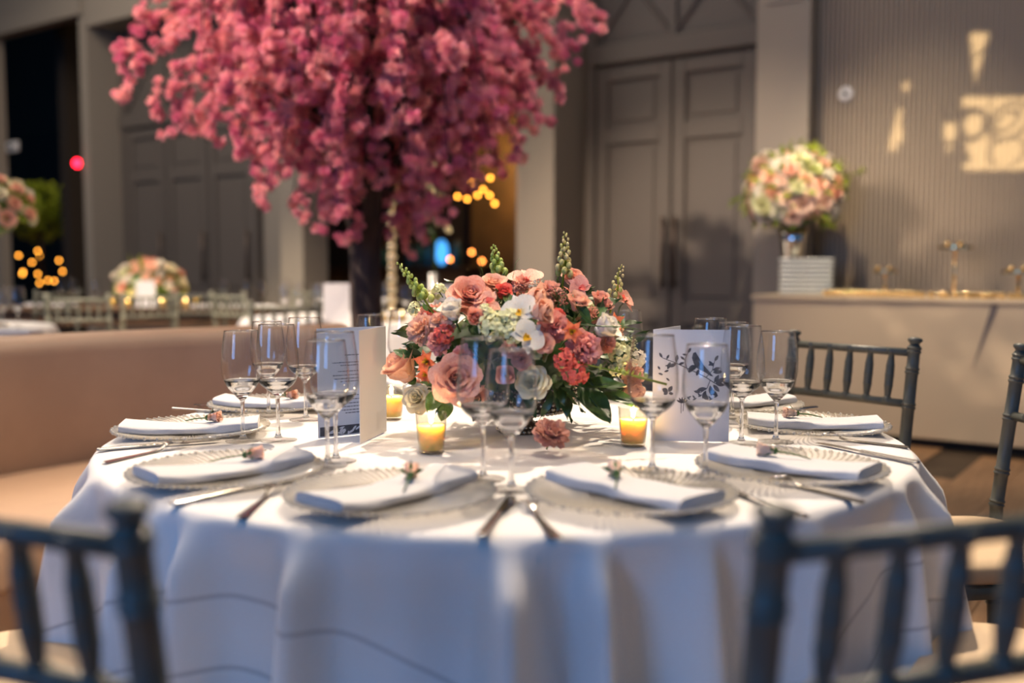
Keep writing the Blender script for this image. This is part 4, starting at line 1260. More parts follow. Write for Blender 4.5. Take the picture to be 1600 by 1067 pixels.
# ================================================================== CHAIRS
def make_chair():
    t = thing('chiavari_chair', 'x', 'chair')
    hw = 0.195
    lean = 0.13
    def back_pt(x, z):          # the back leans away from the seat
        return V((x, -0.20 - (z - 0.44) * lean if z > 0.44 else -0.20 - (0.44 - z) * 0.06, z))
    for sgn in (-1, 1):
        prof = []
        rings = [0.10, 0.27, 0.52, 0.60, 0.735, 0.83, 0.885]
        zs = [0.0]; rs = [0.0115]
        for z in rings:
            for dz, r in ((-0.012, 0.0160), (-0.007, 0.0195), (-0.002, 0.0165), (0.003, 0.0195), (0.008, 0.0160)):
                zs.append(z + dz); rs.append(r)
        for z, r in ((0.893, 0.0160), (0.899, 0.0120), (0.903, 0.0150), (0.908, 0.0195), (0.913, 0.0190), (0.917, 0.0120), (0.918, 0.002)):
            zs.append(z); rs.append(r)
        MB().tube([back_pt(sgn * hw, z) for z in zs], rs, 14).build('back_post', M['chair'], t, sharp=60)
        lz = [0.44, 0.40, 0.395, 0.385, 0.38, 0.25, 0.245, 0.235, 0.23, 0.10, 0.095, 0.085, 0.08, 0.0]
        lr = [0.016, 0.016, 0.020, 0.020, 0.016, 0.015, 0.019, 0.019, 0.015, 0.014, 0.017, 0.017, 0.0135, 0.011]
        MB().tube([(sgn * 0.195, 0.19 + (0.44 - z) * 0.03, z) for z in lz], lr, 12).build('front_leg', M['chair'], t, sharp=60)
    for nm, z in (('top_rail', 0.876), ('middle_rail', 0.738)):
        a = back_pt(-hw, z); b = back_pt(hw, z)
        MB().tube([a, b], 0.0110, 12).build(nm, M['chair'], t)
    for k in range(5):
        x = -hw + (k + 1) * 2 * hw / 6
        z0, z1 = 0.738, 0.876
        pr = [(-0.02, 0.0125), (0.03, 0.0150), (0.06, 0.0125), (0.08, 0.0125), (0.10, 0.0080), (0.30, 0.0115), (0.32, 0.0125), (0.34, 0.0115), (0.50, 0.0118), (0.52, 0.0128), (0.54, 0.0118), (0.70, 0.0115), (0.72, 0.0122), (0.74, 0.0110), (0.92, 0.0080), (0.95, 0.0125), (1.0, 0.0150), (1.05, 0.0125)]
        MB().tube([back_pt(x, z0 + (z1 - z0) * u) for u, r in pr], [r for u, r in pr], 10).build('spindle', M['chair'], t, sharp=60)
    sf = MB(); sf.box((-0.205, -0.205, 0.415), (0.205, 0.205, 0.445), None, 0.01)
    sf.build('seat_frame', M['chair'], t, sharp=40)
    def cu(a, v):
        an = 2 * PI * a
        c, s = math.cos(an), math.sin(an)
        X = math.copysign(abs(c) ** 0.42, c) * 0.203; Y = math.copysign(abs(s) ** 0.42, s) * 0.20
        prof = [(0.0, 0.446), (0.96, 0.446), (1.0, 0.456), (1.0, 0.476), (0.965, 0.488), (0.8, 0.494), (0.4, 0.498), (0.0, 0.499)]
        q = prof[int(round(v * 7))]
        return (X * q[0], Y * q[0], q[1])
    MB().grid(40, 7, cu, closed=True).build('seat_cushion', M['cushion'], t)
    for z in (0.20, 0.30):
        for sgn in (-1, 1):
            MB().tube([(sgn * 0.195, 0.20, z), (sgn * 0.195, -0.21, z)], 0.0095, 8).build('stretcher', M['chair'], t)
    MB().tube([(-0.195, 0.2, 0.25), (0.195, 0.2, 0.25)], 0.0095, 8).build('stretcher', M['chair'], t)
    MB().tube([(-0.195, -0.215, 0.22), (0.195, -0.215, 0.22)], 0.0095, 8).build('stretcher', M['chair'], t)
    return t
chairP = Proto(make_chair())
def chair_at_table(phi, r_back, label, group='grey chairs at the round table', centre=TC):
    a = R(phi); d = V((-math.sin(a), -math.cos(a), 0))     # outwards
    # local -y (back) points outwards; at rail height the back stands 0.255 behind the seat centre
    p = V((centre.x, centre.y, 0)) + d * (r_back - 0.257)
    rz = math.atan2(-d.y, -d.x) - PI / 2
    return place(chairP.get(), (p.x, p.y, 0), rz, label, group)
chair_at_table(-18.7, 1.285, 'grey chair in the right front corner, its back rail blurred before the cloth')
chair_at_table(22.0, 1.285, 'grey chair in the left front corner, one post blurred before the cloth')
chair_at_table(-54, 1.30, 'grey chair low at the right front, only its cream seat showing under the cloth')
chair_at_table(52, 1.30, 'grey chair low at the left front, only its cream seat showing')
chair_at_table(-98.5, 1.32, 'grey chair cut by the right edge, cream seat beside the tablecloth')
chair_at_table(-127.5, 1.235, 'grey chair with full spindle back at the far right of the table')
chair_at_table(-160, 1.26, 'grey chair at the back of the table, hidden behind flowers and bird menu')

# ================================================================== CURVED SOFA
sofa = thing('curved_sofa', 'curved beige banquette sofa round the left and back of the table', 'sofa', (TC.x, TC.y, 0))
def arc_solid(prof, ph0, ph1, n, name, m, parent):
    mb = MB()
    k = len(prof); vs = []; fs = []
    for i in range(n + 1):
        a = R(ph0 + (ph1 - ph0) * i / n)
        for (r, z) in prof: vs.append((-r * math.sin(a), -r * math.cos(a), z))
    for i in range(n):
        for j in range(k):
            j2 = (j + 1) % k
            fs.append((i * k + j, i * k + j2, (i + 1) * k + j2, (i + 1) * k + j))
    fs.append(tuple(range(k))); fs.append(tuple(n * k + j for j in range(k - 1, -1, -1)))
    mb.add(vs, fs)
    return mb.build(name, m, parent, sharp=50)
def rrect(r0, r1, z0, z1, b, n=4):
    pts = []
    for cx_, cz_, a0 in ((r1 - b, z1 - b, 0), (r0 + b, z1 - b, 90), (r0 + b, z0 + b, 180), (r1 - b, z0 + b, 270)):
        for q in range(n + 1):
            a = R(a0 + 90 * q / n); pts.append((cx_ + b * math.cos(a), cz_ + b * math.sin(a)))
    return pts
arc_solid(rrect(1.90, 2.16, 0.08, 0.875, 0.06), 66, 161, 60, 'backrest', M['sofa'], sofa)
arc_solid(rrect(1.235, 1.92, 0.31, 0.455, 0.03), 66, 161, 60, 'seat', M['sofa'], sofa)
arc_solid(rrect(1.28, 2.10, 0.06, 0.315, 0.015), 66.3, 160.7, 60, 'base', M['sofa'], sofa)
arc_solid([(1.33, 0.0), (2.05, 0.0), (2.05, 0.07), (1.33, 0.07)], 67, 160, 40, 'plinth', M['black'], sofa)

# ================================================================== BUFFET COUNTER
CF = 6.37
t_l = -2.53
cn = thing('buffet_counter', 'long taupe buffet counter before the ribbed wall at right', 'counter', (0, 0, 0))
MB().box((t_l, CF, 0.055), (2.2, CF + 0.03, 0.885), HM, 0.006).build('front_panel', M['counter'], cn, smooth=False)
MB().box((t_l, CF + 0.03, 0.055), (t_l + 0.03, CF + 0.72, 0.885), HM, 0.004).build('side_panel', M['counter'], cn, smooth=False)
MB().box((t_l - 0.015, CF - 0.015, 0.885), (2.2, CF + 0.72, 0.915), HM, 0.006).build('countertop', M['counter'], cn, smooth=False)
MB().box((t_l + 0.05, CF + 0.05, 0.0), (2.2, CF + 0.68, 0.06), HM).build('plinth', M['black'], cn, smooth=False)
# narrow dark wedge strip, tapering down the front panel
p0 = (-1.06, 0.88)
pp = lambda t, z, c: W(t, c, z)
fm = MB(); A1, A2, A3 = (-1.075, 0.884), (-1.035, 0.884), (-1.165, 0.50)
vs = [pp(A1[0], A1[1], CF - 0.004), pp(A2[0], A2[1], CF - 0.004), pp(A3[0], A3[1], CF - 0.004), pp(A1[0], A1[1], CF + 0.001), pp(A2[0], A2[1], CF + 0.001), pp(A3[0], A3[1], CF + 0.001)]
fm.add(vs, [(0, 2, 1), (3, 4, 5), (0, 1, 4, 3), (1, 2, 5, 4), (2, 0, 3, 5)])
fm.build('dark_wedge', mat('dark_wedge_face', (0.13, 0.11, 0.11, 1), 0.7, bump=0.02), cn, smooth=False)

CT = 0.916
def on_counter(px, depth, z=CT):
    # point on the counter at picture column px, at distance `depth` behind its front edge
    x = (px - 800.0) / FPX
    c = CF + depth
    t = c * (UX * x + UY) / (NX * x + NY)
    return W(t, c, z)
# stacks of square pale plates
def make_sqplate():
    t = thing('square_plate', 'x', 'plate')
    def fn(a, v):
        an = 2 * PI * a; c, s = math.cos(an), math.sin(an)
        X = math.copysign(abs(c) ** 0.25, c); Y = math.copysign(abs(s) ** 0.25, s)
        pr = [(0.0, 0.001), (0.76, 0.001), (0.80, 0.0), (0.83, 0.004), (0.98, 0.014), (1.0, 0.026), (0.97, 0.030), (0.80, 0.0085), (0.0, 0.006)]
        q = pr[int(round(v * 8))]
        return (X * q[0] * 0.098, Y * q[0] * 0.098, q[1])
    MB().grid(32, 8, fn, closed=True).build('dish', M['plate'], t, sharp=50)
    return t
sqP = Proto(make_sqplate())
ORD = ['first', 'second', 'third', 'fourth', 'fifth', 'sixth', 'seventh', 'eighth', 'ninth', 'tenth', 'eleventh', 'twelfth', 'thirteenth', 'fourteenth', 'fifteenth', 'sixteenth', 'seventeenth', 'eighteenth', 'nineteenth', 'twentieth', 'twenty-first', 'twenty-second', 'twenty-third', 'twenty-fourth', 'twenty-fifth', 'twenty-sixth']
ords = ['first', 'second', 'third', 'fourth', 'fifth', 'sixth', 'seventh', 'eighth', 'ninth', 'tenth', 'eleventh', 'twelfth']
for side, px, dp in (('left', 1240, 0.20), ('right', 1278, 0.24)):
    b = on_counter(px, dp)
    for k in range(8):
        place(sqP.get(), (b.x + rnd.uniform(-0.002, 0.002), b.y + rnd.uniform(-0.002, 0.002), CT + 0.0305 * k), -HA + R(18), 'pale square plate, %s from the bottom of the %s stack on the counter' % (ords[k], side), 'square plates stacked on the counter')
# tall mirrored vase with the dome of roses
bv = on_counter(1237, 0.46)
bq = thing('rose_bouquet_vase', 'round dome of pink and white roses in a tall mirrored vase on the counter', 'flowers', bv)
MB().lathe([(0.0, 0.0), (0.075, 0.0), (0.075, 0.01), (0.060, 0.03), (0.066, 0.15), (0.088, 0.36), (0.105, 0.46), (0.100, 0.46), (0.084, 0.36), (0.0, 0.34)], 24, wob=lambda a, z: 1 + 0.02 * math.cos(8 * a)).build('vase', M['mirror'], bq)
BC = V((0, 0, 0.695)); BA, BZ = 0.335, 0.315
rr = random.Random(9)
nfl = 84
for k in range(nfl):
    u = (k + 0.5) / nfl
    zc = 1 - 1.62 * u; a = k * 2.39996
    sr = math.sqrt(max(0, 1 - zc * zc))
    nrm = V((sr * math.cos(a), sr * math.sin(a), zc))
    p = BC + V((nrm.x * BA, nrm.y * BA, nrm.z * BZ)) * rr.uniform(0.84, 1.03)
    col = rr.choice(['rose_white', 'rose_white', 'rose_blush', 'rose_peach', 'salmon', 'rose_blush', 'lemon', 'rose_peach'])
    put('rose', flower_mesh('carnation' if rr.random() < 0.3 else 'rose', col), p - nrm * 0.02, nrm + V((0, 0, 0.15)), rr.uniform(0.050, 0.082), rr.uniform(0, 6), bq)
lm = MB()
for k in range(300):
    zc = rr.uniform(-0.72, 1); a = rr.uniform(0, 2 * PI); sr = math.sqrt(1 - zc * zc)
    nrm = V((sr * math.cos(a), sr * math.sin(a), zc))
    q = rr.uniform(0.8, 1.02)
    p = BC + V((nrm.x * BA * q, nrm.y * BA * q, nrm.z * BZ * q))
    d = nrm + V((rr.uniform(-0.7, 0.7), rr.uniform(-0.7, 0.7), rr.uniform(-0.6, 0.6)))
    add_petal(lm, axis_mat(p, d, rr.uniform(0, 6), 1), rr.uniform(0.010, 0.020), rr.uniform(0.05, 0.095), 0.2, 0.2, 0, 2, 3, 0.15)
for sg, zz in ((-1, 0.02), (1, 0.06)):
    for k in range(14):
        p = BC + V((sg * UX, sg * UY, 0)) * (BA * (0.9 + 0.035 * k)) + V((0, 0, zz + 0.006 * k * sg))
        add_petal(lm, axis_mat(p, V((sg * UX + rr.uniform(-0.5, 0.5), sg * UY, rr.uniform(-0.9, 0.9))), rr.uniform(0, 6), 1), 0.010, 0.05, 0.2, 0.2, 0, 2, 3, 0.15)
o = lm.build('foliage', M['leaf_lime'], bq); o['kind'] = 'stuff'
MB().ball(BC, (BA * 0.72, BA * 0.72, BZ * 0.72), 20, 12).build('foam_core', M['leaf'], bq)

# gold stands, cups and dishes along the counter
def make_stand():
    t = thing('gold_stand', 'x', 'cake stand')
    return t
def gold_stand(px, dp, h, rad, label):
    b = on_counter(px, dp)
    t = thing('cake_stand', label, 'cake stand', b)
    MB().lathe([(0, 0), (rad * 0.55, 0), (rad * 0.55, 0.006), (0.012, 0.012), (0.0, 0.012)], 24).build('base', M['gold'], t, sharp=40)
    MB().lathe([(0.007, 0.012), (0.007, h - 0.01)], 12).build('stem', M['gold'], t)
    MB().lathe([(0.0, h - 0.012), (rad, h - 0.006), (rad, h + 0.010), (rad - 0.006, h + 0.010), (rad - 0.008, h), (0, h - 0.002)], 28).build('tray', M['gold'], t, sharp=40)
    return t
gold_stand(1490, 0.30, 0.305, 0.10, 'tall gold cake stand with round tray, highest on the counter')
gold_stand(1382, 0.34, 0.155, 0.075, 'small gold cake stand right of the plate stacks')
gold_stand(1590, 0.30, 0.155, 0.095, 'low gold cake stand cut by the right edge of the view')
TRAYS = []
def make_cup():
    t = thing('gold_cup', 'x', 'cup')
    MB().lathe([(0, 0), (0.016, 0), (0.020, 0.02), (0.024, 0.030), (0.021, 0.030), (0.016, 0.006), (0, 0.005)], 14).build('bowl', M['gold'], t)
    MB().ball((0, 0, 0.026), (0.017, 0.017, 0.012), 10, 6).build('sweet', M['foil'], t)
    return t
cupP = Proto(make_cup())
for k in range(26):
    b = on_counter(1290 + k * 5.6, 0.10 + 0.07 * (k % 2))
    place(cupP.get(), b, 0, 'small gold cup with foil sweet, %s from the left in the counter row' % ORD[k], 'gold cups along the counter')
for k, px in enumerate((1440, 1455, 1470, 1478, 1493, 1508, 1512, 1520, 1528, 1537, 1546, 1555, 1566, 1580, 1592)):
    b = on_counter(px, 0.06 + 0.05 * (k % 3))
    place(cupP.get(), b, 0, 'gold cup with foil sweet, %s from the left in the cluster under the stands' % ORD[k], 'gold cups under the stands')

for (px, dp, h, lb) in ((1490, 0.30, 0.305, 'tall'), (1382, 0.34, 0.155, 'small'), (1590, 0.30, 0.155, 'right-hand')):
    b = on_counter(px, dp)
    for sg, w_ in ((-1, 'left'), (1, 'right')):
        place(cupP.get(), (b.x + sg * 0.036 * UX - 0.03 * NX, b.y + sg * 0.036 * UY - 0.03 * NY, CT + h), 0, 'gold cup with foil sweet on the tray of the %s gold stand, %s one' % (lb, w_), 'gold cups on the stands')

# round fitting on the ribbed wall
x = (1315 - 800) / FPX; tt = CR * (UX * x + UY) / (NX * x + NY); dd = W(tt, CR - 0.014)
pz = D(1315, 147, dd.y).z
sn = thing('wall_sensor', 'small round white fitting with dark centre on the ribbed wall', 'wall sensor', (dd.x, dd.y, pz), -HA)
XR = Matrix.Rotation(R(90), 4, 'X')
MB().lathe([(0, 0), (0.055, 0), (0.055, 0.012), (0.045, 0.022), (0.0, 0.024)], 28, XR).build('cover', M['white'], sn, sharp=40)
MB().lathe([(0, 0.022), (0.016, 0.022), (0.016, 0.034), (0.0, 0.036)], 16, XR).build('lens', M['black'], sn, sharp=40)

# ================================================================== BLOSSOM TREE
TY = 5.05
TX = (572 - 800) / FPX * TY
tree = thing('blossom_tree', 'tall pink blossom tree with dark trunk behind the sofa', 'tree', (TX, TY, 0))
TV = V((TX, TY, 0))
rr = random.Random(77)
pot = MB().lathe([(0, 0), (0.27, 0), (0.30, 0.02), (0.31, 0.14), (0.28, 0.15), (0, 0.14)], 28).build('planter', M['wood_table'], tree, sharp=40)
tk = MB()
zz = [0.1, 0.35, 0.6, 0.85, 1.05, 1.22, 1.38]
tk.tube([(0.012 * math.sin(3 * z), 0.01 * math.cos(4 * z), z) for z in zz], [0.105, 0.082, 0.076, 0.074, 0.076, 0.080, 0.060], 14)
for k in range(7):      # strands of the twisted trunk
    a0 = k * 0.9
    tk.tube([(0.058 * math.cos(a0 + z * 1.3), 0.058 * math.sin(a0 + z * 1.3), z) for z in zz], [0.045, 0.026, 0.022, 0.024, 0.024, 0.026, 0.020], 7)
tk.build('trunk', M['bark'], tree)
clusters = []         # centre, radius
def curve3(A, Bp, C, n):
    return [A * (1 - t) ** 2 + Bp * 2 * t * (1 - t) + C * t * t for t in [q / n for q in range(n + 1)]]
main = []
for k in range(9):
    a = k * 2 * PI / 9 + rr.uniform(-0.15, 0.15)
    d = V((math.cos(a), math.sin(a), 0))
    A = V((d.x * 0.03, d.y * 0.03, 1.15 + 0.03 * (k % 3)))
    rad = rr.uniform(0.50, 0.75)
    C = V((d.x * rad, d.y * rad, rr.uniform(2.5, 3.0)))
    Bp = V((d.x * rad * 0.28, d.y * rad * 0.28, 1.75))
    pts = curve3(A, Bp, C, 9)
    MB().tube(pts, [0.034 - 0.0026 * q for q in range(10)], 8).build('branch', M['bark'], tree)
    main.append(pts)
tw = MB()
def zlow(ang, r):
    base = 1.22 + 0.75 * r ** 1.6
    return base
def hang(S0, E0, lift, dens=0.036, rad=(0.024, 0.038), start=0.25):
    B_ = (S0 + E0) / 2 + V(((E0.x - S0.x) * 0.28, (E0.y - S0.y) * 0.28, lift))
    n = 10
    pts = curve3(S0, B_, E0, n)
    tw.tube(pts, [0.009 - 0.0006 * q for q in range(n + 1)], 4)
    L_ = sum((pts[q + 1] - pts[q]).length for q in range(n))
    m = max(3, int(L_ * (1 - start) / dens))
    for q in range(m + 1):
        t = start + (1 - start) * q / m
        p = S0 * (1 - t) ** 2 + B_ * 2 * t * (1 - t) + E0 * t * t
        for _ in range(1 if rr.random() < 0.55 else 2):
            clusters.append((p + V((rr.gauss(0, 0.026), rr.gauss(0, 0.026), rr.gauss(0, 0.022))), rr.uniform(*rad)))
for k in range(150):
    ang = rr.uniform(0, 2 * PI); r = 0.88 * math.sqrt(rr.uniform(0.02, 1.0))
    src = main[rr.randrange(9)]
    # start on the nearest main branch
    best = min(main, key=lambda m_: (V((m_[-1].x, m_[-1].y, 0)).normalized() - V((math.cos(ang), math.sin(ang), 0))).length)
    S0 = best[rr.randrange(4, 10)].copy()
    z1 = zlow(ang, r) + rr.uniform(0.0, 0.42) ** 1.0
    if r < 0.22 and rr.random() < 0.6: z1 += 0.35
    E0 = V((r * math.cos(ang) + 0.05, r * math.sin(ang), z1))
    hang(S0, E0, rr.uniform(0.15, 0.5))
for k in range(70):         # the top of the crown
    ang = rr.uniform(0, 2 * PI); r = 1.15 * math.sqrt(rr.random())
    S0 = main[rr.randrange(9)][rr.randrange(6, 10)].copy()
    hang(S0, V((r * math.cos(ang), r * math.sin(ang), 2.35 + 0.55 * rr.random() + 0.4 * (1 - r))), 0.3)
# long sprays that leave the outline, as in the photograph
for (px, py, dy, zs) in [(190, 152, -0.1, 2.4), (186, 98, 0.1, 2.5), (236, 176, -0.25, 2.3), (266, 205, -0.2, 2.3), (302, 208, 0.1, 2.25), (215, 34, 0.0, 2.7), (268, 40, 0.2, 2.7), (322, 224, -0.3, 2.2), (372, 240, -0.3, 2.1),
                         (408, 318, -0.4, 2.0), (438, 250, -0.5, 2.1), (478, 350, -0.3, 1.95), (520, 372, -0.35, 1.9), (455, 330, -0.1, 2.0), (548, 380, -0.2, 1.8), (640, 396, 0.25, 1.8), (660, 380, 0.1, 1.9), (612, 372, 0.0, 1.9), (590, 300, -0.3, 1.9),
                         (700, 330, 0.2, 1.9), (735, 300, 0.0, 2.0), (780, 275, 0.1, 2.1), (812, 250, -0.1, 2.2), (842, 178, -0.2, 2.4), (868, 150, 0.0, 2.4), (902, 100, -0.1, 2.5), (932, 30, 0.0, 2.6), (925, 45, -0.2, 2.6), (880, 105, 0.2, 2.5), (690, 352, -0.2, 1.9), (835, 200, 0.15, 2.3)]:
    E0 = D(px, py, TY + dy) - TV
    h = V((E0.x, E0.y, 0))
    S0 = V((h.x * 0.42, h.y * 0.42, max(zs, E0.z + 0.15)))
    hang(S0, E0, 0.12, 0.033, (0.022, 0.036), 0.05)
o = tw.build('twigs', M['bark'], tree); o['kind'] = 'stuff'
# one blossom cluster: small cupped petals pointing all ways
def puff(seed, n=42):
    r2 = random.Random(seed); mb = MB()
    for k in range(n):
        zc = 1 - 2 * (k + 0.5) / n; a = k * 2.39996; s = math.sqrt(1 - zc * zc)
        d = V((s * math.cos(a) + r2.uniform(-0.35, 0.35), s * math.sin(a) + r2.uniform(-0.35, 0.35), zc + r2.uniform(-0.35, 0.35))).normalized()
        q = r2.uniform(0.12, 0.4); X = axis_mat(d * q, d, r2.uniform(0, 6), 1)
        w_ = r2.uniform(0.15, 0.26); h_ = r2.uniform(0.55, 0.95)
        mb.add([(-w_ * 0.35, 0, 0), (w_ * 0.35, 0, 0), (w_, 0.12, h_ * 0.72), (0, 0.0, h_), (-w_, 0.12, h_ * 0.72)], [(0, 1, 2, 3), (0, 3, 4)], X)
    return mb
puffs = [puff(k) for k in range(4)]
pmesh = [p.mesh('blossom', M['bloom'], False) for p in puffs]
# the ones that show largest (nearest the camera, inside the picture) are parts of their own
def shows(c):
    p = c[0] + TV
    y = p.z - CAMZ; return p.z < 2.55 and True
order = sorted(range(len(clusters)), key=lambda i: (0 if shows(clusters[i]) else 1, clusters[i][0].y - clusters[i][1] * 4))
first = set(order[:300])
for i in order[:300]:
    c, r = clusters[i]
    o = link('blossom', pmesh[i % 4], tree)
    o.matrix_local = Matrix.Translation(c) @ Euler((rr.uniform(0, 6), rr.uniform(0, 6), rr.uniform(0, 6))).to_matrix().to_4x4() @ Matrix.Scale(r, 4)
PV = [np.array(p.v) for p in puffs]
allv = []; allf = []; off = 0
for i in order[300:]:
    c, r = clusters[i]; k = i % 4
    Rm = np.array(Euler((rr.uniform(0, 6), rr.uniform(0, 6), rr.uniform(0, 6))).to_matrix())
    allv.append(PV[k] @ Rm.T * r + np.array(c))
    allf.extend([tuple(q + off for q in f) for f in puffs[k].f]); off += len(PV[k])
me = bpy.data.meshes.new('blossoms'); me.from_pydata(np.concatenate(allv).tolist(), [], allf); me.materials.append(M['bloom']); me.update()
o = link('blossoms', me, tree); o['kind'] = 'stuff'

# ================================================================== BACKGROUND TABLES
def small_table(name, label, loc, rad, clothed=True, seed=3):
    t = thing(name, label, 'table', loc)
    if clothed:
        me = tablecloth(0, 0, rad, 0.76, 96, seed, 17)
        o = link('tablecloth', me, t)
    MB().lathe([(0, 0.70), (rad - 0.03, 0.70), (rad - 0.03, 0.74), (0, 0.74)], 32).build('tabletop', M['wood_table'], t, sharp=40)
    MB().lathe([(0, 0), (0.3, 0), (0.3, 0.03), (0.05, 0.06), (0.05, 0.70), (0, 0.70)], 16).build('pedestal', M['wood_table'], t, sharp=40)
    return t
T2 = V((-3.42, 5.55, 0)); small_table('round_table', 'small white-clothed round table cut by the left edge behind the sofa', T2, 0.80, True, 5)
T4 = V((-1.02, 6.75, 0)); small_table('round_table', 'white-clothed round table behind the pink tree trunk', T4, 0.80, True, 6)
# long dark wooden table at the left
T3 = V((-2.95, 8.75, 0))
t3 = thing('long_table', 'long dark wooden banquet table before the left-hand doors', 'table', T3, -HA * 0.25)
MB().box((-1.45, -0.42, 0.71), (1.05, 0.42, 0.758), None, 0.006).build('tabletop', M['wood_table'], t3, smooth=False)
MB().box((-1.40, -0.38, 0.60), (1.0, 0.38, 0.71)).build('apron', M['wood_table'], t3, smooth=False)
for x in (-1.3, 0.92):
    for y in (-0.32, 0.32): MB().box((x - 0.04, y - 0.04, 0), (x + 0.04, y + 0.04, 0.60)).build('leg', M['wood_table'], t3, smooth=False)
T3M = Matrix.Translation(T3) @ Matrix.Rotation(-HA * 0.25, 4, 'Z')
def t3p(x, y): return T3M @ V((x, y, 0.7585))

lowtall = make_glass(0.230, 0.034, 0.043, 0.092, 0.142, 0.037, lowres=True); bgP = Proto(lowtall)
def bglass(p, lb, grp): place(bgP.get(), p, 0, lb, grp)
for k, (px, Y) in enumerate(((27, 5.5), (4, 5.6), (-12, 5.4))):
    bglass(V(((px - 800) / FPX * Y, Y, 0.7615)), ['wine glass on the left-edge table, nearest the sofa top', 'wine glass on the left-edge table, half cut by the edge of the view', 'wine glass on the left-edge table, outside its neighbour'][k], 'glasses on the left-edge table')
for k, x in enumerate((-1.2, -1.02, -0.86, 0.42, 0.58, 0.78, 0.95)):
    bglass(t3p(x, 0.15 - 0.1 * (k % 2)), 'blurred wine glass on the long dark table, %s of its flowers, %s from the left' % (('left', ORD[k]) if x < 0 else ('right', ORD[k - 3])), 'glasses on the long table, left' if x < 0 else 'glasses on the long table, right')
for k, (dx, dy) in enumerate(((-0.35, -0.35), (-0.22, -0.42), (-0.30, 0.1), (0.2, -0.5), (0.34, -0.4), (0.45, -0.2), (-0.5, -0.1), (0.12, 0.3))):
    bglass(T4 + V((dx, dy, 0.7615)), 'blurred wine glass on the white table behind the trunk, %s from the left' % ORD[sorted((-0.35, -0.22, -0.30, 0.2, 0.34, 0.45, -0.5, 0.12)).index(dx)], 'glasses on the table behind the trunk')

# low arrangements on the other tables
def arrangement(loc, ra, rz, n, label, seed, spikes=6):
    t = thing('flower_arrangement', label, 'flowers', loc)
    r2 = random.Random(seed)
    MB().lathe([(0, 0), (0.06, 0), (0.04, 0.03), (0.11, 0.07), (0.12, 0.12), (0, 0.12)], 20).build('vase', M['vase'], t)
    for k in range(n):
        u = (k + 0.5) / n; zc = 1 - 1.25 * u; a = k * 2.39996; s = math.sqrt(max(0, 1 - zc * zc))
        nrm = V((s * math.cos(a), s * math.sin(a), zc)); q = r2.uniform(0.85, 1.05)
        p = V((nrm.x * ra * q, nrm.y * ra * q, 0.16 + nrm.z * rz * q))
        col = r2.choice(['rose_white', 'rose_cream', 'rose_white', 'rose_peach', 'salmon', 'rose_peach', 'lemon'])
        put('rose', flower_mesh('carnation' if r2.random() < 0.4 else 'rose', col), p, nrm + V((0, 0, 0.3)), r2.uniform(0.035, 0.055), r2.uniform(0, 6), t)
    g = MB()
    for k in range(150):
        zc = r2.uniform(-0.2, 1); a = r2.uniform(0, 2 * PI); s = math.sqrt(1 - zc * zc); nrm = V((s * math.cos(a), s * math.sin(a), zc))
        p = V((nrm.x * ra, nrm.y * ra, 0.15 + nrm.z * rz)) * 0.9
        add_petal(g, axis_mat(p, nrm + V((r2.uniform(-.6, .6), r2.uniform(-.6, .6), 0)), r2.uniform(0, 6), 1), 0.014, 0.07, 0.2, 0.2, 0, 2, 3, 0.15)
    for k in range(spikes):
        a = r2.uniform(0, 2 * PI); p = V((math.cos(a) * ra * 0.6, math.sin(a) * ra * 0.6, 0.15 + rz * 0.8))
        d = V((math.cos(a) * 0.3, math.sin(a) * 0.3, 1)).normalized()
        for q in range(8): g.ball(p + d * 0.014 * q + V((0.006 * math.cos(q * 2.4), 0.006 * math.sin(q * 2.4), 0)), 0.011 - 0.0008 * q, 5, 4)
    o = g.build('foliage', M['leaf_lime'], t); o['kind'] = 'stuff'
    MB().ball((0, 0, 0.15), (ra * 0.7, ra * 0.7, rz * 0.7), 14, 8).build('foam_core', M['leaf'], t)
    return t
arrangement(t3p(-0.27, 0.05), 0.29, 0.24, 52, 'low blurred pink and white flowers on the long dark table', 3)
# tall arrangement on a stem at the left edge
ta = arrangement(V(((-16 - 800) / FPX * 5.75, 5.75, 0.7615)), 0.25, 0.2, 40, 'pink and white flowers on a tall stem at the left edge', 8, 2)
for ch in ta.children: ch.location.z += 0.50
MB().lathe([(0, 0), (0.09, 0), (0.09, 0.01), (0.014, 0.02), (0.012, 0.50), (0.05, 0.53), (0, 0.53)], 16).build('tall_stem', M['gold'], ta)

# menu cards, candles and napkins on those tables
def card(loc, rz, label, wd=0.155, h=0.225):
    t = thing('menu_card', label, 'menu', loc, rz)
    m1 = MB(); panel(m1, (-wd / 2, 0, 0), (wd / 2, 0, 0), h); m1.build('front', M['card'], t, smooth=False)
    m1 = MB(); panel(m1, (-wd / 2, 0, 0), (wd * 0.2, 0.13, 0), h); m1.build('back', M['card'], t, smooth=False)
card(t3p(-0.08, -0.37), 0.1, 'blurred white menu card before the flowers on the long dark table')
p = V(((526 - 800) / FPX * 6.12, 6.12, 0.7617)); card(p, 0.25, 'blurred white menu card left of the tree trunk', 0.16, 0.24)
card(V(((692 - 800) / FPX * 6.5, 6.5, 0.7617)), 0.0, 'blurred white menu card right of the tree trunk, above the flowers', 0.16, 0.22)
for k, (x, y, lb) in enumerate(((-0.47, -0.25, 'left of the flowers, outermost'), (-0.29, -0.30, 'left of the menu card on it'), (0.20, -0.22, 'right of the flowers'), (0.02, -0.30, 'just right of the menu card on it'), (0.10, 0.2, 'behind the flowers, right'))):
    q = t3p(x, y); place(votive.get(), q, 0, 'small blurred candle on the long dark table, ' + lb, 'candles on the long table')
    lamp('candle_flame', 'POINT', (q.x, q.y, q.z + 0.09), 0.8, (1.0, 0.6, 0.25), size=0.01)
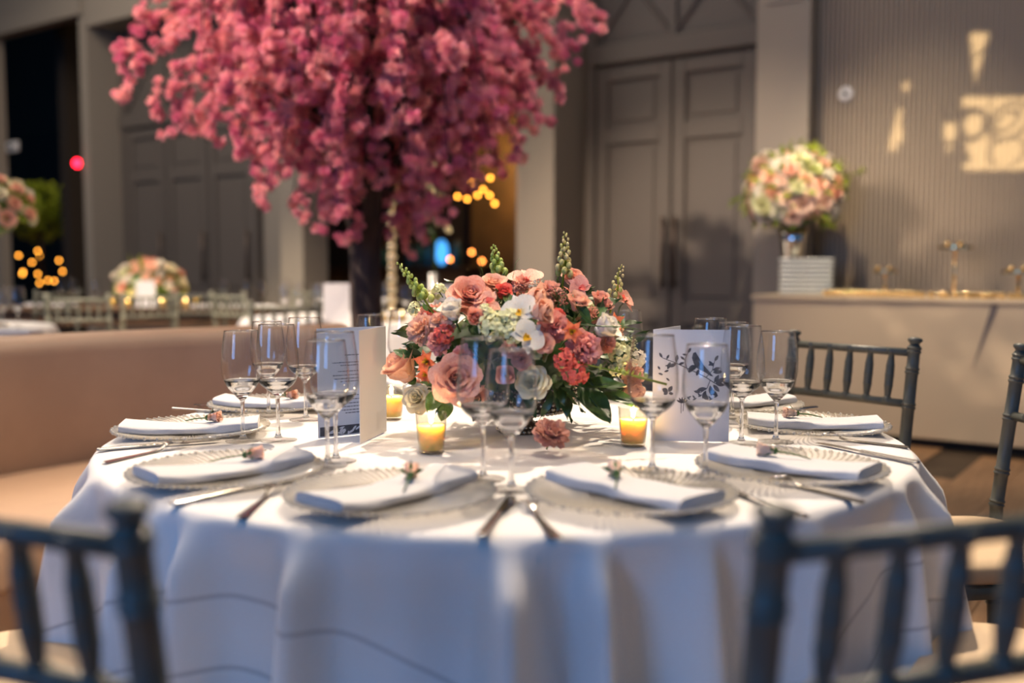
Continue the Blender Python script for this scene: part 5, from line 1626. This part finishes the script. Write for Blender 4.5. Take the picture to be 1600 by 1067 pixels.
for k, (dx, dy) in enumerate(((0.34, -0.62), (0.42, -0.45), (0.22, -0.66), (0.12, -0.6))):
    place(votive.get(), T4 + V((dx, dy, 0.7612)), 0, 'small blurred votive candle on the white table behind the trunk, %s from the left' % ORD[(2, 3, 1, 0)[k]], 'candles on the table behind the trunk')
def bgnapkin(loc, rz, label, grp=None):
    t = thing('napkin', label, 'napkin', loc, rz, grp)
    MB().box((-0.05, -0.13, 0.0), (0.05, 0.13, 0.022), None, 0.008).build('cloth_roll', M['napkin'], t)
bgnapkin(V(((25 - 800) / FPX * 5.1, 5.1, 0.7617)), 1.2, 'white napkin lying on the left-edge table above the sofa top')
for k, x in enumerate((-1.12, -0.92)): bgnapkin(t3p(x, -0.26), 1.4, 'white napkin on the left part of the long dark table, %s from the left' % ORD[k], 'napkins on the long table, left')
for k, x in enumerate((0.42, 0.66, 0.9)): bgnapkin(t3p(x, -0.26), 1.4, 'white napkin on the right part of the long dark table, %s from the left' % ORD[k], 'napkins on the long table, right')
for k, (dx, dy) in enumerate(((-0.42, -0.55), (-0.20, -0.66), (-0.56, -0.30))): bgnapkin(T4 + V((dx, dy, 0.7617)), 0.4 + k * 0.3, 'white napkin on the white table behind the trunk, %s from the left' % ORD[(1, 2, 0)[k]], 'napkins on the table behind the trunk')

# crystal candelabra column and a tall stem of pale buds on the table behind the trunk
cb = thing('crystal_column', 'tall glittering crystal column on the white table behind the tree trunk', 'candle holder', ((613 - 800) / FPX * 6.35, 6.35, 0.7615))
MB().lathe([(0, 0), (0.07, 0), (0.07, 0.012), (0.02, 0.03), (0.0, 0.03)], 20).build('base', M['gold'], cb, sharp=40)
MB().lathe([(0.008, 0.03), (0.008, 0.82)], 8).build('stem', M['gold'], cb)
for k in range(11):
    b = MB()
    b.ball((0, 0, 0.07 + k * 0.066), 0.030 + 0.004 * (k % 2), 10, 6); b.build('crystal_ball', M['crystal'], cb)
MB().lathe([(0, 0.80), (0.03, 0.81), (0.07, 0.86), (0.066, 0.86), (0.0, 0.83)], 16).build('crystal_bowl', M['crystal'], cb, smooth=False)
for k in range(12):
    a = k * PI / 6; MB().ball((0.066 * math.cos(a), 0.066 * math.sin(a), 0.82), (0.009, 0.009, 0.022), 6, 4).build('pendant', M['crystal'], cb, smooth=False)
fs_ = thing('tall_flower_stem', 'tall stem of pale cream buds right of the tree trunk', 'flowers', ((678 - 800) / FPX * 6.45, 6.45, 0.7615))
MB().lathe([(0, 0), (0.06, 0), (0.06, 0.01), (0.03, 0.03), (0.035, 0.30), (0.03, 0.30), (0, 0.04)], 16).build('vase', M['mirror'], fs_)
MB().tube([(0, 0, 0.05), (0.01, 0, 0.5), (-0.02, 0, 0.8), (-0.01, 0, 1.1)], [0.006, 0.005, 0.004, 0.002], 6).build('stem', M['leaf'], fs_)
for k in range(13):
    z = 0.62 + 0.036 * k; a = k * 2.4
    put('bloom', flower_mesh('rose', 'rose_cream'), V((0.028 * math.cos(a) - 0.012, 0.028 * math.sin(a), z)), V((math.cos(a), math.sin(a), 0.4)), 0.028, a, fs_)
for k, (dx, z) in enumerate(((0.06, 0.78), (0.07, 0.86), (-0.07, 0.66), (0.09, 0.58))):
    put('bloom', flower_mesh('rose', 'rose_cream'), V((dx, 0, z)), V((dx * 8, -0.5, 0.4)), 0.028, k, fs_)
lv = MB()
for k in range(8): add_petal(lv, axis_mat(V((0, 0, 0.45 + 0.05 * k)), V((math.cos(k * 2.1), math.sin(k * 2.1), 0.6)), 0, 1), 0.014, 0.09, 0.2, 0.2, 0, 2, 4, 0.15)
lv.build('leaves', M['leaf'], fs_)

# chairs of the background
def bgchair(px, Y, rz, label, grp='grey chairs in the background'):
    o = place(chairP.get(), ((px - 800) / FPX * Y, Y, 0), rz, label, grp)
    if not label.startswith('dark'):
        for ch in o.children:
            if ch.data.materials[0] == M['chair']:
                ch.material_slots[0].link = 'OBJECT'; ch.material_slots[0].material = M['chair_lit']
bgchair(132, 7.0, R(14), 'blurred grey chair above the sofa top, left of the low flowers')
bgchair(216, 7.5, R(40), 'blurred grey chair before the menu card on the long dark table')
bgchair(318, 7.95, R(8), 'dark blurred grey chair right of the low flowers, before the long table')
bgchair(400, 7.6, R(-38), 'blurred grey chair above the right end of the sofa back')
bgchair(470, 5.75, R(-8), 'blurred grey chair before the white napkins left of the tree trunk')
bgchair(60, 8.2, R(60), 'dark blurred grey chair at the far left, beside the wine glass')
bgchair(30, 7.2, R(-70), 'dark blurred grey chair by the left edge, behind the wine glasses')
bgchair(475, 8.1, R(170), 'blurred grey chair on the far side of the white table, left of the trunk')

# ================================================================== DARK ROOMS BEHIND THE OPENINGS
def glow_string(name, label, pts, m, r, cat='lights'):
    c = V((0, 0, 0))
    for p in pts: c += p / len(pts)
    t = thing(name, label, cat, c)
    srt = sorted(pts, key=lambda p: p.x)
    wire = MB(); wire.tube([p - c + V((0, 0.01, r)) for p in srt], 0.003, 4); wire.build('wire', M['wick'], t)
    for p in pts:
        MB().ball(p - c, r, 8, 6).build('bulb', M[m], t)
def beyond(px, py, c):
    x = (px - 800.0) / FPX; d = c / (NX * x + NY); return D(px, py, d)
glow_string('string_lights', 'string of small amber lights low in the dark left doorway',
    [beyond(px, py, 8.6 + 0.15 * (i % 3)) for i, (px, py) in enumerate(((29, 399), (59, 392), (63, 400), (50, 410), (36, 425), (35, 428), (59, 428), (92, 407), (102, 399), (98, 424), (109, 427), (75, 438), (85, 439), (62, 442), (129, 390)))], 'amber', 0.019)
glow_string('string_lights', 'string of amber lights under the blossom tree in the dark middle opening',
    [beyond(px, py, 9.4) for px, py in ((715, 307), (730, 311), (746, 305), (765, 305), (773, 318), (766, 278), (738, 285), (755, 296))], 'amber', 0.020)
glow_string('string_lights', 'three orange lights above the bar, just over the centre flowers',
    [beyond(px, py, 9.2) for px, py in ((703, 405), (737, 394), (753, 408))], 'orangeb', 0.021)
p = beyond(121, 255, 7.16)
rl = thing('red_lamp', 'small round red signal lamp at the right edge of the dark left doorway', 'lamp', p)
MB().ball((0, 0, 0), 0.05, 12, 8).build('lens', M['red'], rl)
MB().lathe([(0, 0), (0.06, 0), (0.06, 0.03), (0, 0.03)], 16, Matrix.Rotation(-HA, 4, 'Z') @ Matrix.Translation((0, 0.045, 0)) @ Matrix.Rotation(R(90), 4, 'X')).build('housing', M['black'], rl)
p = beyond(90, 290, 11.4); tv = thing('wall_screen', 'large dark screen on the wall inside the left doorway', 'screen', (p.x, p.y, p.z), -HA)
MB().box((-1.2, 0, -0.7), (0.5, 0.06, 1.1), None, 0.01).build('panel', M['black'], tv, smooth=False)
# potted tree in the left doorway
p = beyond(62, 330, 8.8); pt = thing('potted_tree', 'leafy green potted tree inside the dark left doorway', 'tree', (p.x, p.y, 0))
MB().lathe([(0, 0), (0.2, 0), (0.26, 0.4), (0.23, 0.4), (0, 0.36)], 18).build('pot', M['dark_room'], pt)
MB().tube([(0, 0, 0.3), (0.02, 0, 0.9), (0, 0, 1.6)], [0.035, 0.03, 0.02], 8).build('trunk', M['bark'], pt)
g = MB(); r2 = random.Random(31)
for k in range(700):
    u = r2.random() ** 0.4; zc = r2.uniform(-1, 1); a = r2.uniform(0, 2 * PI); s = math.sqrt(1 - zc * zc)
    p_ = V((0.52 * u * s * math.cos(a), 0.52 * u * s * math.sin(a), 1.98 + 0.50 * u * zc))
    add_petal(g, axis_mat(p_, V((r2.uniform(-1, 1), r2.uniform(-1, 1), r2.uniform(-0.8, 0.6))), r2.uniform(0, 6), 1), 0.03, 0.12, 0.2, 0.2, 0, 2, 3, 0.15)
o = g.build('foliage', M['leaf_lime'], pt); o['kind'] = 'stuff'
pq = beyond(62, 330, 8.2)
lamp('doorway_spotlight', 'SPOT', (pq.x - 0.6, pq.y - 0.3, 4.0), 150, (1.0, 0.85, 0.4), (p.x, p.y, 2.0), 0.05, 30, 0.5)
# the bar in the middle opening
bar = thing('bar_counter', 'dark bar counter deep inside the middle opening', 'bar', tuple(W(-9.2, 10.0)), -HA)
MB().box((-1.6, -0.3, 0), (1.6, 0.3, 1.05), None, 0.01).build('front', M['bar_wall'], bar, smooth=False)
MB().box((-1.65, -0.36, 1.05), (1.65, 0.34, 1.09), None, 0.006).build('bar_top', M['wood_table'], bar, smooth=False)
bk = thing('back_bar_panel', 'brown lit wall panel behind the bar in the middle opening', 'wall panel', tuple(W(-7.7, 11.4)), -HA)
MB().box((-1.1, 0, 0.0), (1.6, 0.08, 3.2), None, 0.01).build('panel', M['bar_wall'], bk, smooth=False)
lamp('bar_lamp', 'POINT', tuple(W(-7.8, 10.7, 2.5)), 60, (1.0, 0.62, 0.22), size=0.08)
p = beyond(690, 390, 9.9); bl_ = thing('bar_lamp', 'soft blue glowing lamp on the bar in the middle opening', 'lamp', (p.x, p.y, 1.09))
MB().lathe([(0, 0), (0.06, 0), (0.06, 0.02), (0.02, 0.03), (0, 0.03)], 14).build('base', M['black'], bl_)
MB().ball((0, 0, 0.19), (0.085, 0.085, 0.16), 14, 10).build('shade', M['blue'], bl_)
for k, px in enumerate((600, 640, 655, 712, 716, 668)):
    p = beyond(px, 400, 10.1 - 0.1 * (k % 2)); h = 0.30 + 0.03 * (k % 3)
    b = thing('bottle', 'dark teal bottle on the bar in the middle opening, %s from the left' % ORD[sorted((600, 640, 655, 712, 716, 668)).index(px)], 'bottle', (p.x, p.y, 1.09), 0, 'bottles on the bar')
    MB().lathe([(0, 0), (0.045, 0), (0.045, h * 0.6), (0.016, h * 0.75), (0.016, h), (0, h)], 14).build('glass_body', M['bluegreen'], b)
    MB().lathe([(0.018, h - 0.03), (0.018, h + 0.006), (0, h + 0.008)], 12).build('cap', M['gold'], b)
# small white fitting on the far left wall
p = beyond(17, 229, 7.15); wf = thing('wall_sensor', 'small white fitting on the wall at the far left edge', 'wall sensor', (p.x, p.y, p.z), -HA)
MB().box((-0.14, -0.0, -0.07), (0.14, 0.045, 0.07), None, 0.02).build('cover', M['white'], wf)
MB().box((-0.05, -0.012, -0.02), (0.05, 0.0, 0.02), None, 0.004).build('lens', M['black'], wf)

# ================================================================== SUN PATCH: ADDED CUT-OUT PANEL BEHIND THE CAMERA SHAPES A SPOT LAMP
SUN = V((0.9, -4.6, 3.15))
def on_wall(px, py):
    x = (px - 800.0) / FPX; d = (CR - 0.007) / (NX * x + NY); return D(px, py, d)
Pc = on_wall(1525, 180)
ax = (Pc - SUN).normalized()
SD = 2.2
rt_ = ax.cross(V((0, 0, 1))).normalized(); up_ = rt_.cross(ax)
def inv_pix(p):            # where a wall point sits in the pattern
    c, s = math.cos(PITCH), math.sin(PITCH)
    q = p - V((0, 0, CAMZ)); dep = q.y * c - q.z * s; yy = q.y * s + q.z * c
    return 800 + FPX * q.x / dep, 533.5 - FPX * yy / dep
def ell(x, y, cx_, cy_, a, b, rot, wd):
    dx, dy = x - cx_, y - cy_; c, s = math.cos(rot), math.sin(rot)
    u, v = (dx * c + dy * s) / a, (-dx * s + dy * c) / b
    return abs(math.hypot(u, v) - 1) * min(a, b) < wd
def lit(x, y):
    # slender triangle
    if 52 < y < 128:
        l = 1515 + (y - 52) * 0.10; r_ = 1544 - (y - 52) * 0.27
        if l < x < r_ and not (80 < y - (1530 - x) * 0.8 < 85): return True
    if 170 < y < 222 and 1403.5 - (y - 170) * 0.27 < x < 1408.5: return True
    if 222 <= y < 236 and 1389 < x < 1404 and not abs(x - 1399) < 2: return True
    if math.hypot((x - 1415) / 4.5, (y - 136) / 9) < 1: return True
    if 193 < y < 219 and 1474 < x < 1493: return True
    if math.hypot((x - 1482) / 4, (y - 231) / 7) < 1: return True
    if 152 < y < 266 and 1504 < x < 1640:
        if x < 1518 and y < 168: return True
        if y > 258 - 0.0 and x > 1502: return True
        if ell(x, y, 1520, 196, 24, 18, R(-60), 3.6): return False
        if math.hypot((x - 1520) / 15, (y - 196) / 21) < 0.95: return True
        if abs(x - 1546) < 1.6: return False
        if ell(x, y, 1577, 190, 36, 24, R(-35), 2.6): return False
        if ell(x, y, 1572, 190, 22, 11, R(-38), 1.8): return False
        if ell(x, y, 1573, 238, 30, 21, R(-20), 1.6): return False
        if math.hypot((x - 1508) / 15, (y - 238) / 18) < 1 and y > 222: return x > 1512 + (y - 238) * 0.4
        if x < 1518: return y > 222
        return True
    return False
half_u, half_v = 0.0, 0.0
nU, nV = 190, 190
ext = 1.05 * SD / (Pc - SUN).length
wallN = V((NX, NY, 0))
vs = []; fs = []
for j in range(nV + 1):
    for i in range(nU + 1):
        vs.append(SUN + ax * SD + rt_ * ((i / nU * 2 - 1) * ext) + up_ * ((j / nV * 2 - 1) * ext))
for j in range(nV):
    for i in range(nU):
        q = SUN + ax * SD + rt_ * (((i + 0.5) / nU * 2 - 1) * ext) + up_ * (((j + 0.5) / nV * 2 - 1) * ext)
        dq = q - SUN; k = ((CR - 0.007) - SUN.dot(wallN)) / dq.dot(wallN)
        x, y = inv_pix(SUN + dq * k)
        if not lit(x, y): fs.append((j * (nU + 1) + i, j * (nU + 1) + i + 1, (j + 1) * (nU + 1) + i + 1, (j + 1) * (nU + 1) + i))
scr = MB(); scr.add(vs, fs)
so = scr.build('sun_gobo', M['dark_room'], smooth=False); tag(so, kind='structure')  # added unseen panel, pierced to shape the sun patch on the wall
fr2 = MB()
cc = SUN + ax * SD
e2_ = ext
for sgn in (-1, 1):
    a_ = cc + rt_ * (sgn * (e2_ + 0.02)); fr2.tube([V((a_.x, a_.y, 0)), a_ + V((0, 0, e2_ + 0.05))], 0.025, 8)
for sgn in (-1, 1):
    fr2.tube([cc - rt_ * (e2_ + 0.02) + up_ * (sgn * (e2_ + 0.015)), cc + rt_ * (e2_ + 0.02) + up_ * (sgn * (e2_ + 0.015))], 0.02, 8)
fr2.build('gobo_frame', M['dark_room'], so)
lamp('low_sun', 'SPOT', tuple(SUN), 15000, (1.0, 0.76, 0.42), tuple(Pc), 0.006, math.degrees(2 * math.atan(0.98 * ext / SD)), 0.02)
